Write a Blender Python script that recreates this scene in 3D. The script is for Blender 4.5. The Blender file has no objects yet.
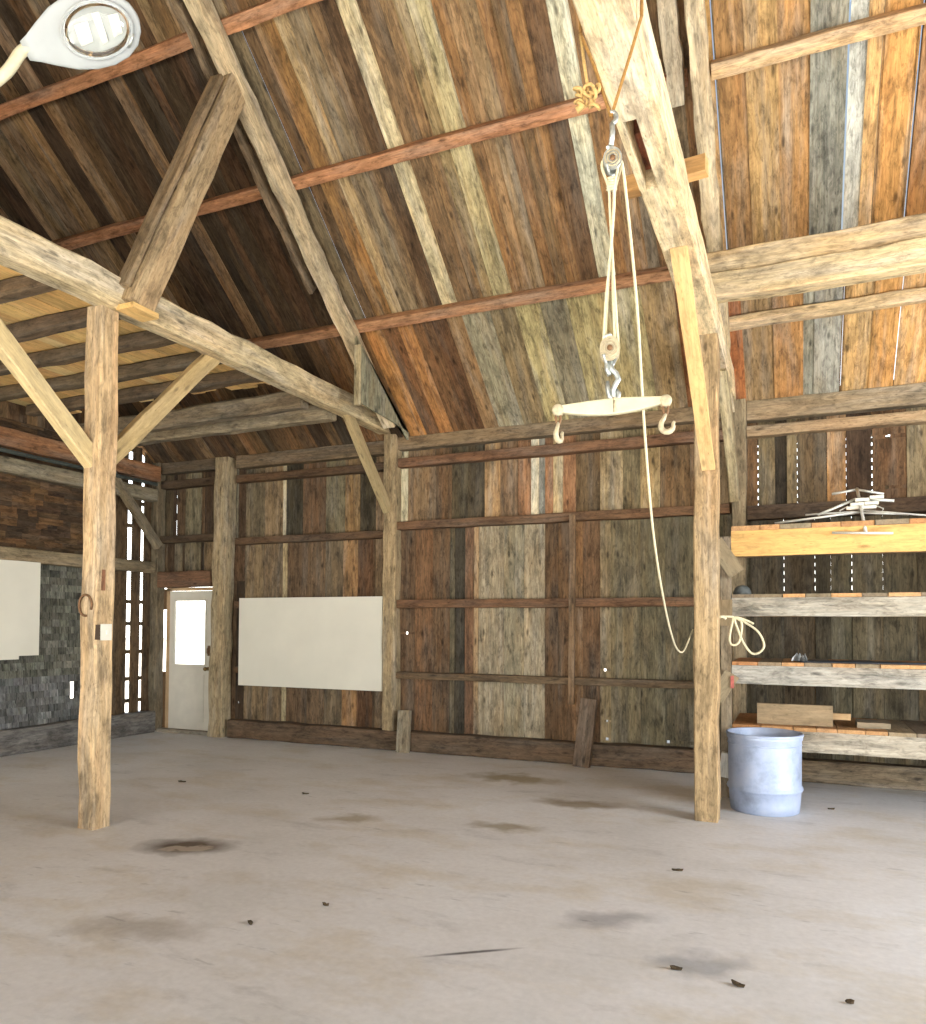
import bpy, math, random
from mathutils import Vector, Matrix
random.seed(11)
sc = bpy.context.scene
COL = sc.collection
V = Vector
PI = math.pi

# ------------------------------------------------------------------ helpers
def S(r, g, b):
    f = lambda c: (c / 255 / 12.92) if c / 255 <= .04045 else ((c / 255 + .055) / 1.055) ** 2.4
    return (f(r), f(g), f(b))

def jit(c, a, rnd=random):
    k = 1 + rnd.uniform(-a, a)
    return tuple(max(0.002, q * k * (1 + rnd.uniform(-a, a) * .25)) for q in c)

class MB:
    """collects oriented boxes, tubes and lathes into one mesh, with per-point colour and grain coordinates"""
    def __init__(self):
        self.v = []; self.f = []; self.c = []; self.g = []; self.sm = []
    def pt(self, p, col, g):
        self.v.append(tuple(p)); self.c.append((*col, 1)); self.g.append(tuple(g))
        return len(self.v) - 1
    def frame(self, p0, p1, up):
        p0, p1 = V(p0), V(p1); d = p1 - p0; L = d.length; d.normalize()
        s = d.cross(V(up))
        if s.length < 1e-4: s = d.cross(V((1, 0, 0)))
        s.normalize(); u = s.cross(d); u.normalize()
        return p0, d, s, u, L
    def bar(self, p0, p1, w, h, col, up=(0, 0, 1), segs=1, wob=0.0, cham=0.0, taper=1.0, rnd=random, skew=0.0):
        """box along p0-p1; w across (dir x up), h along up; optional chamfer, hewn wobble"""
        p0, d, s, u, L = self.frame(p0, p1, up)
        so = rnd.uniform(0, 60); so2 = rnd.uniform(0, 40)
        if cham > 0:
            c = cham
            sec = [(-1, -1, c, 0), (-1, -1, 0, c), (-1, 1, 0, -c), (-1, 1, c, 0), (1, 1, -c, 0), (1, 1, 0, -c), (1, -1, 0, c), (1, -1, -c, 0)]
        else:
            sec = [(-1, -1, 0, 0), (-1, 1, 0, 0), (1, 1, 0, 0), (1, -1, 0, 0)]
        n = len(sec); rings = []
        cur = [[rnd.uniform(-1, 1) for _ in range(4)] for _ in range(segs + 1)]
        for i in range(segs + 1):
            t = i / segs; k = 1 + (taper - 1) * t
            a, b, e, f = [q * wob for q in cur[i]]
            if i in (0, segs): a, b = 0, 0
            ring = []
            for (x, y, ox, oy) in sec:
                X = x * w / 2 * k + ox + a + x * e * .6 + (rnd.uniform(-.4, .4) * wob if wob else 0)
                Y = y * h / 2 * k + oy + b + y * f * .6 + (rnd.uniform(-.4, .4) * wob if wob else 0)
                sk = skew * x * w / 2 if i in (0, segs) else 0
                P = p0 + d * (t * L + sk) + s * X + u * Y
                ring.append(self.pt(P, col, (t * L + so, X + so2, Y)))
            rings.append(ring)
        for i in range(segs):
            for j in range(n):
                self.f.append((rings[i][j], rings[i + 1][j], rings[i + 1][(j + 1) % n], rings[i][(j + 1) % n])); self.sm.append(False)
        self.f.append(tuple(rings[0])); self.f.append(tuple(reversed(rings[-1]))); self.sm += [False, False]
    def box(self, lo, hi, col, axis=None, rnd=random):
        """axis-aligned box; grain along its longest side unless axis given"""
        lo, hi = V(lo), V(hi); c = (lo + hi) / 2; e = hi - lo
        ax = axis if axis is not None else max(range(3), key=lambda i: e[i])
        p0 = c.copy(); p1 = c.copy(); p0[ax] = lo[ax]; p1[ax] = hi[ax]
        up = (0, 0, 1) if ax != 2 else (0, 1, 0)
        if ax == 2: w, h = e.x, e.y
        elif ax == 0: w, h = e.y, e.z
        else: w, h = e.x, e.z
        self.bar(p0, p1, w, h, col, up, rnd=rnd)
    def prism(self, pts, off, col):
        """polygon pts (3-D, planar) extruded by off"""
        off = V(off); n = len(pts)
        o = random.uniform(0, 50)
        a = [self.pt(V(p), col, (V(p).z + V(p).y * .3 + o, V(p).x + V(p).y, 0)) for p in pts]
        b = [self.pt(V(p) + off, col, (V(p).z + V(p).y * .3 + o, V(p).x + V(p).y, .05)) for p in pts]
        self.f.append(tuple(reversed(a))); self.f.append(tuple(b)); self.sm += [False, False]
        for i in range(n):
            self.f.append((a[i], a[(i + 1) % n], b[(i + 1) % n], b[i])); self.sm.append(False)
    def tube(self, pts, r, col, n=8, cap=True):
        pts = [V(p) for p in pts]; m = len(pts)
        rad = r if isinstance(r, (list, tuple)) else [r] * m
        d0 = (pts[1] - pts[0]).normalized()
        ref = V((0, 0, 1)) if abs(d0.z) < .9 else V((1, 0, 0))
        s = d0.cross(ref).normalized(); rings = []; L = 0
        for i, p in enumerate(pts):
            t = (pts[min(i + 1, m - 1)] - pts[max(i - 1, 0)]).normalized()
            s = (s - t * s.dot(t)).normalized(); u = t.cross(s)
            if i: L += (p - pts[i - 1]).length
            rings.append([self.pt(p + (s * math.cos(2 * PI * k / n) + u * math.sin(2 * PI * k / n)) * rad[i], col, (L, k / n * .2, 0)) for k in range(n)])
        for i in range(m - 1):
            for k in range(n):
                self.f.append((rings[i][k], rings[i][(k + 1) % n], rings[i + 1][(k + 1) % n], rings[i + 1][k])); self.sm.append(True)
        if cap:
            self.f.append(tuple(reversed(rings[0]))); self.f.append(tuple(rings[-1])); self.sm += [False, False]
    def lathe(self, prof, col, n=48, M=Matrix.Identity(4), close=True):
        rings = []
        for (r, z) in prof:
            rings.append([self.pt(M @ V((r * math.cos(2 * PI * k / n), r * math.sin(2 * PI * k / n), z)), col, (z, k / n * 3, r)) for k in range(n)])
        for i in range(len(prof) - 1):
            for k in range(n):
                self.f.append((rings[i][k], rings[i][(k + 1) % n], rings[i + 1][(k + 1) % n], rings[i + 1][k])); self.sm.append(True)
        if close:
            self.f.append(tuple(reversed(rings[0]))); self.f.append(tuple(rings[-1])); self.sm += [False, False]
    def build(self, name, mat, parent=None, origin=None):
        o = V(origin) if origin is not None else V((0, 0, 0))
        me = bpy.data.meshes.new(name)
        me.from_pydata([tuple(V(p) - o) for p in self.v], [], self.f)
        me.polygons.foreach_set('use_smooth', self.sm)
        a = me.attributes.new('bcol', 'FLOAT_COLOR', 'POINT'); a.data.foreach_set('color', [q for c in self.c for q in c])
        a = me.attributes.new('grain', 'FLOAT_VECTOR', 'POINT'); a.data.foreach_set('vector', [q for c in self.g for q in c])
        me.materials.append(mat); me.update()
        import bmesh
        bm = bmesh.new(); bm.from_mesh(me); bmesh.ops.recalc_face_normals(bm, faces=bm.faces); bm.to_mesh(me); bm.free()
        ob = bpy.data.objects.new(name, me); COL.objects.link(ob); ob.location = o
        if parent is not None:
            ob.parent = parent
            w = V((0, 0, 0)); q = parent
            while q: w += q.location; q = q.parent
            ob.location = o - w
        return ob

def smooth(c, n=6):
    out = []
    for i in range(len(c) - 1):
        p0, p1, p2, p3 = c[max(i - 1, 0)], c[i], c[i + 1], c[min(i + 2, len(c) - 1)]
        for k in range(n):
            t = k / n
            out.append(.5 * ((2 * p1) + (p2 - p0) * t + (2 * p0 - 5 * p1 + 4 * p2 - p3) * t * t + (3 * p1 - p0 - 3 * p2 + p3) * t ** 3))
    out.append(c[-1]); return out
def tag(o, label, cat, group=None, kind='thing'):
    o['label'] = label; o['category'] = cat; o['kind'] = kind
    if group: o['group'] = group
    return o
def struct(o, label=None):
    o['kind'] = 'structure'
    if label: o['label'] = label
    return o
def empty(name, loc):
    e = bpy.data.objects.new(name, None); COL.objects.link(e); e.location = loc; e.empty_display_size = .1
    return e

# ------------------------------------------------------------------ materials
def nodes(name):
    m = bpy.data.materials.new(name); m.use_nodes = True
    nt = m.node_tree; nt.nodes.clear()
    out = nt.nodes.new('ShaderNodeOutputMaterial'); b = nt.nodes.new('ShaderNodeBsdfPrincipled')
    nt.links.new(b.outputs[0], out.inputs[0])
    def N(t, **kw):
        n = nt.nodes.new(t)
        for k, v in kw.items():
            if k.startswith('i_'):
                key = k[2:]; key = int(key) if key.isdigit() else key.replace('_', ' ')
                n.inputs[key].default_value = v
            else: setattr(n, k, v)
        return n
    return m, nt, b, N, nt.links.new

def ramp(N, stops):
    r = N('ShaderNodeValToRGB'); e = r.color_ramp.elements
    while len(e) < len(stops): e.new(.5)
    for i, (p, c) in enumerate(stops):
        e[i].position = p; e[i].color = (c, c, c, 1) if isinstance(c, (int, float)) else (*c, 1)
    return r

def wood(name, stain=1.0, knots=1.0, grain=1.0, rust=.5, grey=.4, bump=.25, rough=.85, spec=.2, sat=.92, val=1.12, hue=.513):
    m, nt, b, N, Lk = nodes(name)
    col = N('ShaderNodeAttribute', attribute_name='bcol'); ga = N('ShaderNodeAttribute', attribute_name='grain')
    def coord(sx, sy, sz):
        mp = N('ShaderNodeVectorMath', operation='MULTIPLY'); mp.inputs[1].default_value = (sx, sy, sz)
        Lk(ga.outputs['Vector'], mp.inputs[0]); return mp.outputs[0]
    def noise(c, detail=5, rough=.6, dist=0.0):
        n = N('ShaderNodeTexNoise'); n.inputs['Scale'].default_value = 1; n.inputs['Detail'].default_value = detail
        n.inputs['Roughness'].default_value = rough; n.inputs['Distortion'].default_value = dist
        Lk(c, n.inputs['Vector']); return n.outputs['Fac']
    def mix(fac, a, bb, mode='MIX'):
        x = N('ShaderNodeMix', data_type='RGBA', blend_type=mode, clamp_factor=True)
        for src, sock in ((fac, x.inputs[0]), (a, x.inputs[6]), (bb, x.inputs[7])):
            if isinstance(src, (int, float)): sock.default_value = src
            elif isinstance(src, tuple): sock.default_value = (*src, 1)
            else: Lk(src, sock)
        return x.outputs[2]
    c = col.outputs['Color']
    # rust-brown and grey weathering streaks
    r1 = ramp(N, [(.47, 0), (.66, rust)]); Lk(noise(coord(.9, 5, 5), 4), r1.inputs[0])
    c = mix(r1.outputs[0], c, mix(1.0, c, (1.12, .92, .74), 'MULTIPLY'))
    mv = N('ShaderNodeVectorMath', operation='ADD'); mv.inputs[1].default_value = (37, 11, 5); Lk(coord(.7, 6, 6), mv.inputs[0])
    r2 = ramp(N, [(.48, 0), (.70, grey)]); Lk(noise(mv.outputs[0], 4), r2.inputs[0])
    bw = N('ShaderNodeRGBToBW'); Lk(c, bw.inputs[0])
    gr = N('ShaderNodeMix', data_type='RGBA', blend_type='MULTIPLY'); gr.inputs[0].default_value = 1
    Lk(bw.outputs[0], gr.inputs[6]); gr.inputs[7].default_value = (1.3, 1.18, .98, 1)
    c = mix(r2.outputs[0], c, gr.outputs[2])
    # long grain
    lo = 1 - .55 * grain
    g1 = ramp(N, [(.25, lo), (.72, 1 + .3 * grain)]); Lk(noise(coord(1.3, 22, 22), 6, .65, .6), g1.inputs[0])
    c = mix(1.0, c, g1.outputs[0], 'MULTIPLY')
    g2 = ramp(N, [(.3, 1 - .28 * grain), (.7, 1 + .14 * grain)]); Lk(noise(coord(5, 110, 110), 3, .6), g2.inputs[0])
    c = mix(1.0, c, g2.outputs[0], 'MULTIPLY')
    # blotchy stains
    g3 = ramp(N, [(.34, 1 - .68 * stain), (.52, 1), (.72, 1 + .25 * stain)]); Lk(noise(coord(2.4, 6, 6), 7, .72, .4), g3.inputs[0])
    c = mix(1.0, c, g3.outputs[0], 'MULTIPLY')
    # knots
    vo = N('ShaderNodeTexVoronoi'); vo.inputs['Scale'].default_value = 1; vo.inputs['Randomness'].default_value = 1
    Lk(coord(2.6, 7.5, 7.5), vo.inputs['Vector'])
    kr = ramp(N, [(.06, 1 - .75 * knots), (.17, 1)]); Lk(vo.outputs['Distance'], kr.inputs[0])
    c = mix(1.0, c, kr.outputs[0], 'MULTIPLY')
    g4 = ramp(N, [(.36, 1 - .5 * stain), (.5, 1), (.66, 1 + .2 * stain)]); Lk(noise(coord(7, 24, 24), 5, .72, 1.0), g4.inputs[0])
    c = mix(1.0, c, g4.outputs[0], 'MULTIPLY')
    v2 = N('ShaderNodeTexVoronoi'); v2.inputs['Scale'].default_value = 1; Lk(coord(7, 26, 26), v2.inputs['Vector'])
    k2 = ramp(N, [(.05, 1 - .6 * knots), (.14, 1)]); Lk(v2.outputs['Distance'], k2.inputs[0]); c = mix(1.0, c, k2.outputs[0], 'MULTIPLY')
    hs = N('ShaderNodeHueSaturation'); hs.inputs['Hue'].default_value = hue; hs.inputs['Saturation'].default_value = sat; hs.inputs['Value'].default_value = val; Lk(c, hs.inputs['Color']); c = hs.outputs[0]
    Lk(c, b.inputs['Base Color'])
    b.inputs['Roughness'].default_value = rough; b.inputs['Specular IOR Level'].default_value = spec
    bp = N('ShaderNodeBump'); bp.inputs['Strength'].default_value = bump; bp.inputs['Distance'].default_value = .01
    Lk(g1.outputs[0], bp.inputs['Height']); Lk(bp.outputs[0], b.inputs['Normal'])
    return m

M_BOARD = wood('barn_boards', stain=.8, knots=.85, grain=.85, rust=.6, grey=.55)
M_TIMBER = wood('hewn_timber', stain=.7, knots=.75, grain=.75, rust=.45, grey=.45, bump=.35, sat=.90, val=.95, hue=.501)
M_LUMBER = wood('sawn_lumber', stain=.35, knots=.6, grain=.4, rust=.3, grey=.12, bump=.12, val=.86, hue=.505)
M_SHINGLE = wood('wooden_shingles', stain=.9, knots=.2, grain=.8, rust=.2, grey=.5, val=1.0)

def plain(name, col, rough=.6, metal=0.0, vary=.12, scale=6.0, spec=.4, bump=0.0):
    m, nt, b, N, Lk = nodes(name)
    tc = N('ShaderNodeTexCoord'); n = N('ShaderNodeTexNoise'); n.inputs['Scale'].default_value = scale; n.inputs['Detail'].default_value = 5
    Lk(tc.outputs['Object'], n.inputs['Vector'])
    r = ramp(N, [(.3, tuple(q * (1 - vary) for q in col)), (.7, tuple(min(1, q * (1 + vary)) for q in col))])
    Lk(n.outputs['Fac'], r.inputs[0]); Lk(r.outputs[0], b.inputs['Base Color'])
    b.inputs['Roughness'].default_value = rough; b.inputs['Metallic'].default_value = metal; b.inputs['Specular IOR Level'].default_value = spec
    if bump:
        bp = N('ShaderNodeBump'); bp.inputs['Strength'].default_value = bump; bp.inputs['Distance'].default_value = .01
        Lk(n.outputs['Fac'], bp.inputs['Height']); Lk(bp.outputs[0], b.inputs['Normal'])
    return m
M_WHITE = plain('white_panel', S(206, 202, 186), .55, vary=.04, scale=2)
M_DOOR = plain('painted_door', S(196, 190, 174), .5, vary=.07, scale=5)
M_ROPE = plain('cream_rope', S(196, 186, 154), .9, vary=.12, scale=60, bump=.4)
M_HEMP = plain('hemp_rope', S(140, 104, 54), .95, vary=.25, scale=60, bump=.4)
M_YELLOW = plain('yellow_twine', S(184, 152, 96), .9, vary=.2, scale=60, bump=.4)
M_GALV = plain('galvanised_metal', S(176, 180, 176), .42, .7, vary=.3, scale=40)
M_PALEPAINT = plain('cream_paint', S(188, 180, 150), .6, 0, vary=.10, scale=18)
M_PALEIRON = plain('chalky_painted_iron', S(168, 156, 128), .6, .15, vary=.22, scale=50)
M_ALU = plain('dull_aluminium', S(200, 200, 192), .45, .35, vary=.1, scale=30)
M_IRON = plain('rusty_iron', S(112, 84, 58), .75, .3, vary=.35, scale=40)
M_DARK = plain('dark_plastic', S(62, 48, 36), .5, vary=.1)
M_LAMPH = plain('lamp_housing', S(152, 156, 155), .45, vary=.05, scale=8)
M_STONE = plain('grey_stone', S(88, 92, 90), .8, vary=.25, scale=20)
M_DEBRIS = plain('dry_leaf', S(70, 58, 40), .9, vary=.3, scale=50)
M_FOIL = plain('crumpled_grey_plastic', S(140, 142, 140), .35, .3, vary=.4, scale=60)
M_PINK = plain('worn_red_paint', S(176, 96, 84), .8, vary=.25, scale=30)
M_BRASS = plain('tarnished_brass', S(120, 96, 56), .45, .7, vary=.2)
M_GROUND = plain('gravel_ground', S(214, 208, 196), .95, vary=.2, scale=3)
M_DISTANT = plain('dry_grass', S(150, 150, 110), .95, vary=.25, scale=1)

# drum: blue-grey galvanised sheet with wear
def drum_mat():
    m, nt, b, N, Lk = nodes('blue_grey_drum_metal')
    tc = N('ShaderNodeTexCoord'); n = N('ShaderNodeTexNoise'); n.inputs['Scale'].default_value = 5; n.inputs['Detail'].default_value = 7; n.inputs['Roughness'].default_value = .65
    Lk(tc.outputs['Object'], n.inputs['Vector'])
    r = ramp(N, [(.28, S(132, 142, 160)), (.5, S(158, 170, 194)), (.75, S(178, 186, 202))]); Lk(n.outputs['Fac'], r.inputs[0])
    Lk(r.outputs[0], b.inputs['Base Color']); b.inputs['Roughness'].default_value = .5; b.inputs['Metallic'].default_value = .15
    return m
M_DRUM = drum_mat()

def glass_mat(name, rough=0.0, tint=(1, 1, 1)):
    m, nt, b, N, Lk = nodes(name)
    b.inputs['Base Color'].default_value = (*tint, 1); b.inputs['Transmission Weight'].default_value = 1
    b.inputs['Roughness'].default_value = rough; b.inputs['IOR'].default_value = 1.45
    return m
M_GLASS = glass_mat('door_glass', .05)
M_LENS = glass_mat('lamp_lens_glass', .03, (.97, .98, .94))

def concrete():
    m, nt, b, N, Lk = nodes('worn_concrete')
    geo = N('ShaderNodeTexCoord')
    P = geo.outputs['Object']
    def sc_(x, y, z, off=(0, 0, 0), rot=0):
        mp = N('ShaderNodeMapping'); mp.inputs['Scale'].default_value = (x, y, z); mp.inputs['Location'].default_value = off
        mp.inputs['Rotation'].default_value = (0, 0, rot); Lk(P, mp.inputs['Vector']); return mp.outputs[0]
    def noise(c, d=6, r=.6, dist=0):
        n = N('ShaderNodeTexNoise'); n.inputs['Scale'].default_value = 1; n.inputs['Detail'].default_value = d; n.inputs['Roughness'].default_value = r; n.inputs['Distortion'].default_value = dist
        Lk(c, n.inputs['Vector']); return n.outputs['Fac']
    def mul(a, bb):
        x = N('ShaderNodeMix', data_type='RGBA', blend_type='MULTIPLY'); x.inputs[0].default_value = 1
        Lk(a, x.inputs[6]); Lk(bb, x.inputs[7]); return x.outputs[2]
    base = ramp(N, [(.30, S(192, 191, 188)), (.5, S(206, 205, 204)), (.7, S(215, 216, 217))]); Lk(noise(sc_(.55, .55, 1), 7, .62), base.inputs[0])
    c = base.outputs[0]
    r = ramp(N, [(.33, S(242, 236, 224)), (.5, (1, 1, 1))]); Lk(noise(sc_(.9, 1.5, 1, (4, 2, 0), .5), 6, .65), r.inputs[0]); c = mul(c, r.outputs[0])
    r = ramp(N, [(.28, .78), (.42, 1), (.7, 1.04)]); Lk(noise(sc_(1.3, 3.6, 1, (9, 3, 0), -.42), 7, .68, .3), r.inputs[0]); c = mul(c, r.outputs[0])
    r = ramp(N, [(.3, .93), (.7, 1.05)]); Lk(noise(sc_(22, 22, 1), 4, .6), r.inputs[0]); c = mul(c, r.outputs[0])
    # streaky scuffs in rows
    r = ramp(N, [(.31, .74), (.38, 1)]); Lk(noise(sc_(3.2, 13, 1, (1, 5, 0), .62), 4, .6), r.inputs[0])
    mk = ramp(N, [(.48, 1), (.56, 0)]); Lk(noise(sc_(.7, .7, 1, (12, 3, 0)), 2), mk.inputs[0])
    x = N('ShaderNodeMix', data_type='RGBA', blend_type='MIX'); Lk(mk.outputs[0], x.inputs[0]); Lk(r.outputs[0], x.inputs[6]); x.inputs[7].default_value = (1, 1, 1, 1)
    c = mul(c, x.outputs[2])
    # individual stains with their own shape: (x, y, rx, ry, rot, darkness, colour)
    for (sx, sy, rx, ry, rot, dk, edge) in [(-4.30, 4.64, .46, .27, .35, S(112, 96, 80), .45), (-1.56, 3.76, .32, .022, .62, S(120, 118, 118), .5), (-3.62, 5.9, .34, .2, .4, S(206, 196, 178), 1.0),
                                            (-1.9, 7.3, .6, .2, .1, S(190, 178, 160), 1.2), (-2.3, 6.2, .4, .18, .1, S(196, 188, 172), 1.2), (-2.9, 8.2, .7, .3, 0, S(196, 184, 158), 1.2), (-1.0, 4.5, .35, .16, .5, S(206, 206, 208), 1.2), (-0.45, 4.1, .3, .2, .3, S(208, 210, 214), 1.2), (-3.4, 3.3, .5, .25, .2, S(216, 212, 206), 1.2)]:
        mp = N('ShaderNodeMapping', vector_type='TEXTURE'); mp.inputs['Location'].default_value = (sx, sy, 0); mp.inputs['Rotation'].default_value = (0, 0, rot); mp.inputs['Scale'].default_value = (rx, ry, 1)
        nz = N('ShaderNodeTexNoise'); nz.inputs['Scale'].default_value = 5; nz.inputs['Detail'].default_value = 5; Lk(P, nz.inputs['Vector'])
        wob = N('ShaderNodeVectorMath', operation='SCALE'); wob.inputs['Scale'].default_value = edge * min(rx, ry) * 1.6
        sb = N('ShaderNodeVectorMath', operation='SUBTRACT'); sb.inputs[1].default_value = (.5, .5, .5)
        Lk(nz.outputs['Color'], sb.inputs[0]); Lk(sb.outputs[0], wob.inputs[0])
        ad = N('ShaderNodeVectorMath', operation='ADD'); Lk(P, ad.inputs[0]); Lk(wob.outputs[0], ad.inputs[1]); Lk(ad.outputs[0], mp.inputs['Vector'])
        ln = N('ShaderNodeVectorMath', operation='LENGTH'); Lk(mp.outputs[0], ln.inputs[0])
        r = ramp(N, [(.35, dk), (.98, (1, 1, 1))]); Lk(ln.outputs['Value'], r.inputs[0]); c = mul(c, r.outputs[0])
    # pale chipped patch inside the round stain
    mp = N('ShaderNodeMapping', vector_type='TEXTURE'); mp.inputs['Location'].default_value = (-4.28, 4.6, 0); mp.inputs['Rotation'].default_value = (0, 0, .5); mp.inputs['Scale'].default_value = (.26, .1, 1)
    nz = N('ShaderNodeTexNoise'); nz.inputs['Scale'].default_value = 7; Lk(P, nz.inputs['Vector'])
    wob = N('ShaderNodeVectorMath', operation='SCALE'); wob.inputs['Scale'].default_value = .3; Lk(nz.outputs['Color'], wob.inputs[0])
    ad = N('ShaderNodeVectorMath', operation='ADD'); Lk(P, ad.inputs[0]); Lk(wob.outputs[0], ad.inputs[1])
    sb = N('ShaderNodeVectorMath', operation='SUBTRACT'); sb.inputs[1].default_value = (.15, .15, 0); Lk(ad.outputs[0], sb.inputs[0]); Lk(sb.outputs[0], mp.inputs['Vector'])
    ln = N('ShaderNodeVectorMath', operation='LENGTH'); Lk(mp.outputs[0], ln.inputs[0])
    r = ramp(N, [(.6, .75), (.85, 0)]); Lk(ln.outputs['Value'], r.inputs[0])
    x = N('ShaderNodeMix', data_type='RGBA', blend_type='MIX'); Lk(r.outputs[0], x.inputs[0]); Lk(c, x.inputs[6]); x.inputs[7].default_value = (*S(176, 164, 148), 1)
    c = x.outputs[2]
    Lk(c, b.inputs['Base Color']); b.inputs['Roughness'].default_value = .62; b.inputs['Specular IOR Level'].default_value = .3
    bp = N('ShaderNodeBump'); bp.inputs['Strength'].default_value = .12; bp.inputs['Distance'].default_value = .01
    Lk(noise(sc_(9, 9, 1), 6), bp.inputs['Height']); Lk(bp.outputs[0], b.inputs['Normal'])
    return m
M_CONC = concrete()

# ------------------------------------------------------------------ colours of wood
BR = [S(128, 96, 64), S(112, 80, 50), S(142, 108, 72), S(98, 70, 46), S(150, 118, 82), S(120, 100, 74), S(134, 92, 54)]
DK = [S(84, 60, 40), S(98, 68, 44), S(72, 54, 38), S(108, 76, 48)]
GRY = [S(130, 118, 94), S(118, 108, 88), S(142, 130, 104), S(108, 98, 80)]
PALE = [S(196, 176, 136), S(184, 164, 126), S(206, 190, 152)]
ORG = [S(186, 124, 62), S(172, 110, 52), S(196, 138, 76), S(160, 102, 50)]
TAN = S(192, 168, 122); TAN_D = S(162, 138, 98); GREYT = S(142, 126, 98); DARKT = S(104, 82, 56)

def fill(x0, x1, wmin, wmax, forced=(), gaps=(), pal=BR, rnd=random, overlap=.016):
    """list of (xa, xb, colour, lift) boards from x0 to x1; forced = (xa, xb, colour); gaps = (x, width)"""
    fx = sorted([(a, b, c, 'f') for a, b, c in forced] + [(x - w / 2, x + w / 2, None, 'g') for x, w in gaps])
    out = []; x = x0; k = 0
    def run(a, b):
        nonlocal k
        while b - a > 1e-3:
            w = rnd.uniform(wmin, wmax)
            if b - a - w < wmin * .6: w = b - a
            out.append([a, a + w, jit(rnd.choice(pal), .14, rnd), k % 2]); k += 1; a += w
    for (a, b, c, t) in fx:
        if a < x - 1e-6 and b <= x: continue
        a = max(a, x)
        if a > x: run(x, a)
        if t == 'f': out.append([a, b, jit(c, .05, rnd), k % 2]); k += 1
        else: out.append([a, b, None, 0])
        x = b
    run(x, x1)
    res = []
    for i, (a, b, c, l) in enumerate(out):
        if c is None: continue
        gl = i > 0 and out[i - 1][2] is None; gr = i + 1 < len(out) and out[i + 1][2] is None
        if l and not gl: a -= overlap
        if l and not gr: b += overlap
        if not l and not gl: a += .003
        if not l and not gr: b -= .003
        res.append((a, b, c, l))
    return res

# ------------------------------------------------------------------ roof geometry
RM = .813
def roofz(y): return 4.30 + RM * (9.40 - y)
RN = V((0, -RM, -1)).normalized()           # inward normal (down and towards the middle)
RD = V((0, 1, -RM)).normalized()            # down-slope direction
RIDGE = 3.0
XL0, XR0 = -9.6, 5.6

# ------------------------------------------------------------------ floor and ground
mb = MB(); mb.box((XL0 - .1, -3.5, -.2), (XR0, 9.75, 0), (.5, .5, .5)); struct(mb.build('floor', M_CONC))
mb = MB(); mb.box((-90, -90, -.5), (90, 90, -.21), (.5, .5, .5)); struct(mb.build('ground', M_GROUND))

# ------------------------------------------------------------------ roof boarding
mb = MB(); rr = random.Random(5)
def roof_tier(ya, yb, forced, gaps, seed, pal_of):
    r = random.Random(seed)
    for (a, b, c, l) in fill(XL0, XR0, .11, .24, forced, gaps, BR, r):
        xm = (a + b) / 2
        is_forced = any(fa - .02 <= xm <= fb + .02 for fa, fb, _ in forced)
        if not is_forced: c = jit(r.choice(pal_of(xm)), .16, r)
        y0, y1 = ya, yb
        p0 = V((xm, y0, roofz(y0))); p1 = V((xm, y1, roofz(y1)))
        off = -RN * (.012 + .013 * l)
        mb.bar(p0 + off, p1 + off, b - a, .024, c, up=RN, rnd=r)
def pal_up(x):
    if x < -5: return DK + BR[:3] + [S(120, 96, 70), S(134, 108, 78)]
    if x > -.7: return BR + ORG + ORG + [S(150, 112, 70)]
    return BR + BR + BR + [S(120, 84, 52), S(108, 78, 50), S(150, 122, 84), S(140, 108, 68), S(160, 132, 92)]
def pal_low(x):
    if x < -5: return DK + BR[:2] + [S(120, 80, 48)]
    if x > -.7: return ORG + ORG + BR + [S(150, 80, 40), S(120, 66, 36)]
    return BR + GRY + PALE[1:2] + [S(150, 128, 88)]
LG = S(190, 184, 158)
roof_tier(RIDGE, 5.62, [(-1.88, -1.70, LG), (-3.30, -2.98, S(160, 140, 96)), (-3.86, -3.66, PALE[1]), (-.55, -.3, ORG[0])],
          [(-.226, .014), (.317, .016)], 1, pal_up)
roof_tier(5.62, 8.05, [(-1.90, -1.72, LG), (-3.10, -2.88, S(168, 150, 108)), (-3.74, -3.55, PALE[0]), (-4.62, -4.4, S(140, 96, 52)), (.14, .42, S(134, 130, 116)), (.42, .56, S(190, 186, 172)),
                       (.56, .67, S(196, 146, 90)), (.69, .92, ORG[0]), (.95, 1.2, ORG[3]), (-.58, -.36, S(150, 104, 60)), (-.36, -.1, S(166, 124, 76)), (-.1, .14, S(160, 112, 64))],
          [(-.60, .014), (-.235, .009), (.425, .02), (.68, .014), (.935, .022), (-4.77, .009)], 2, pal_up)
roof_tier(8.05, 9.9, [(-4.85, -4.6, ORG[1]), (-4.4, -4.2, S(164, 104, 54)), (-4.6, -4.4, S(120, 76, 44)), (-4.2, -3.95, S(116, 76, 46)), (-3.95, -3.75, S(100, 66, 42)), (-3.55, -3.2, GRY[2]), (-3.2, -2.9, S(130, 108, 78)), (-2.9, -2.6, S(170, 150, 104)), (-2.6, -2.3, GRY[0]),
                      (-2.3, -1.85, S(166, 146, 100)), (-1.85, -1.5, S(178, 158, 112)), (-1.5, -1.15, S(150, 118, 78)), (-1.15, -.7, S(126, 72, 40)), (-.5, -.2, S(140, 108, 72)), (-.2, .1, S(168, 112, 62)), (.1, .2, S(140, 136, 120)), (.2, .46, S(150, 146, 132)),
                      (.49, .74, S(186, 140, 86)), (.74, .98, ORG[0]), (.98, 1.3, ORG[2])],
          [(.477, .016), (.985, .01), (.745, .006)], 3, pal_low)
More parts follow.
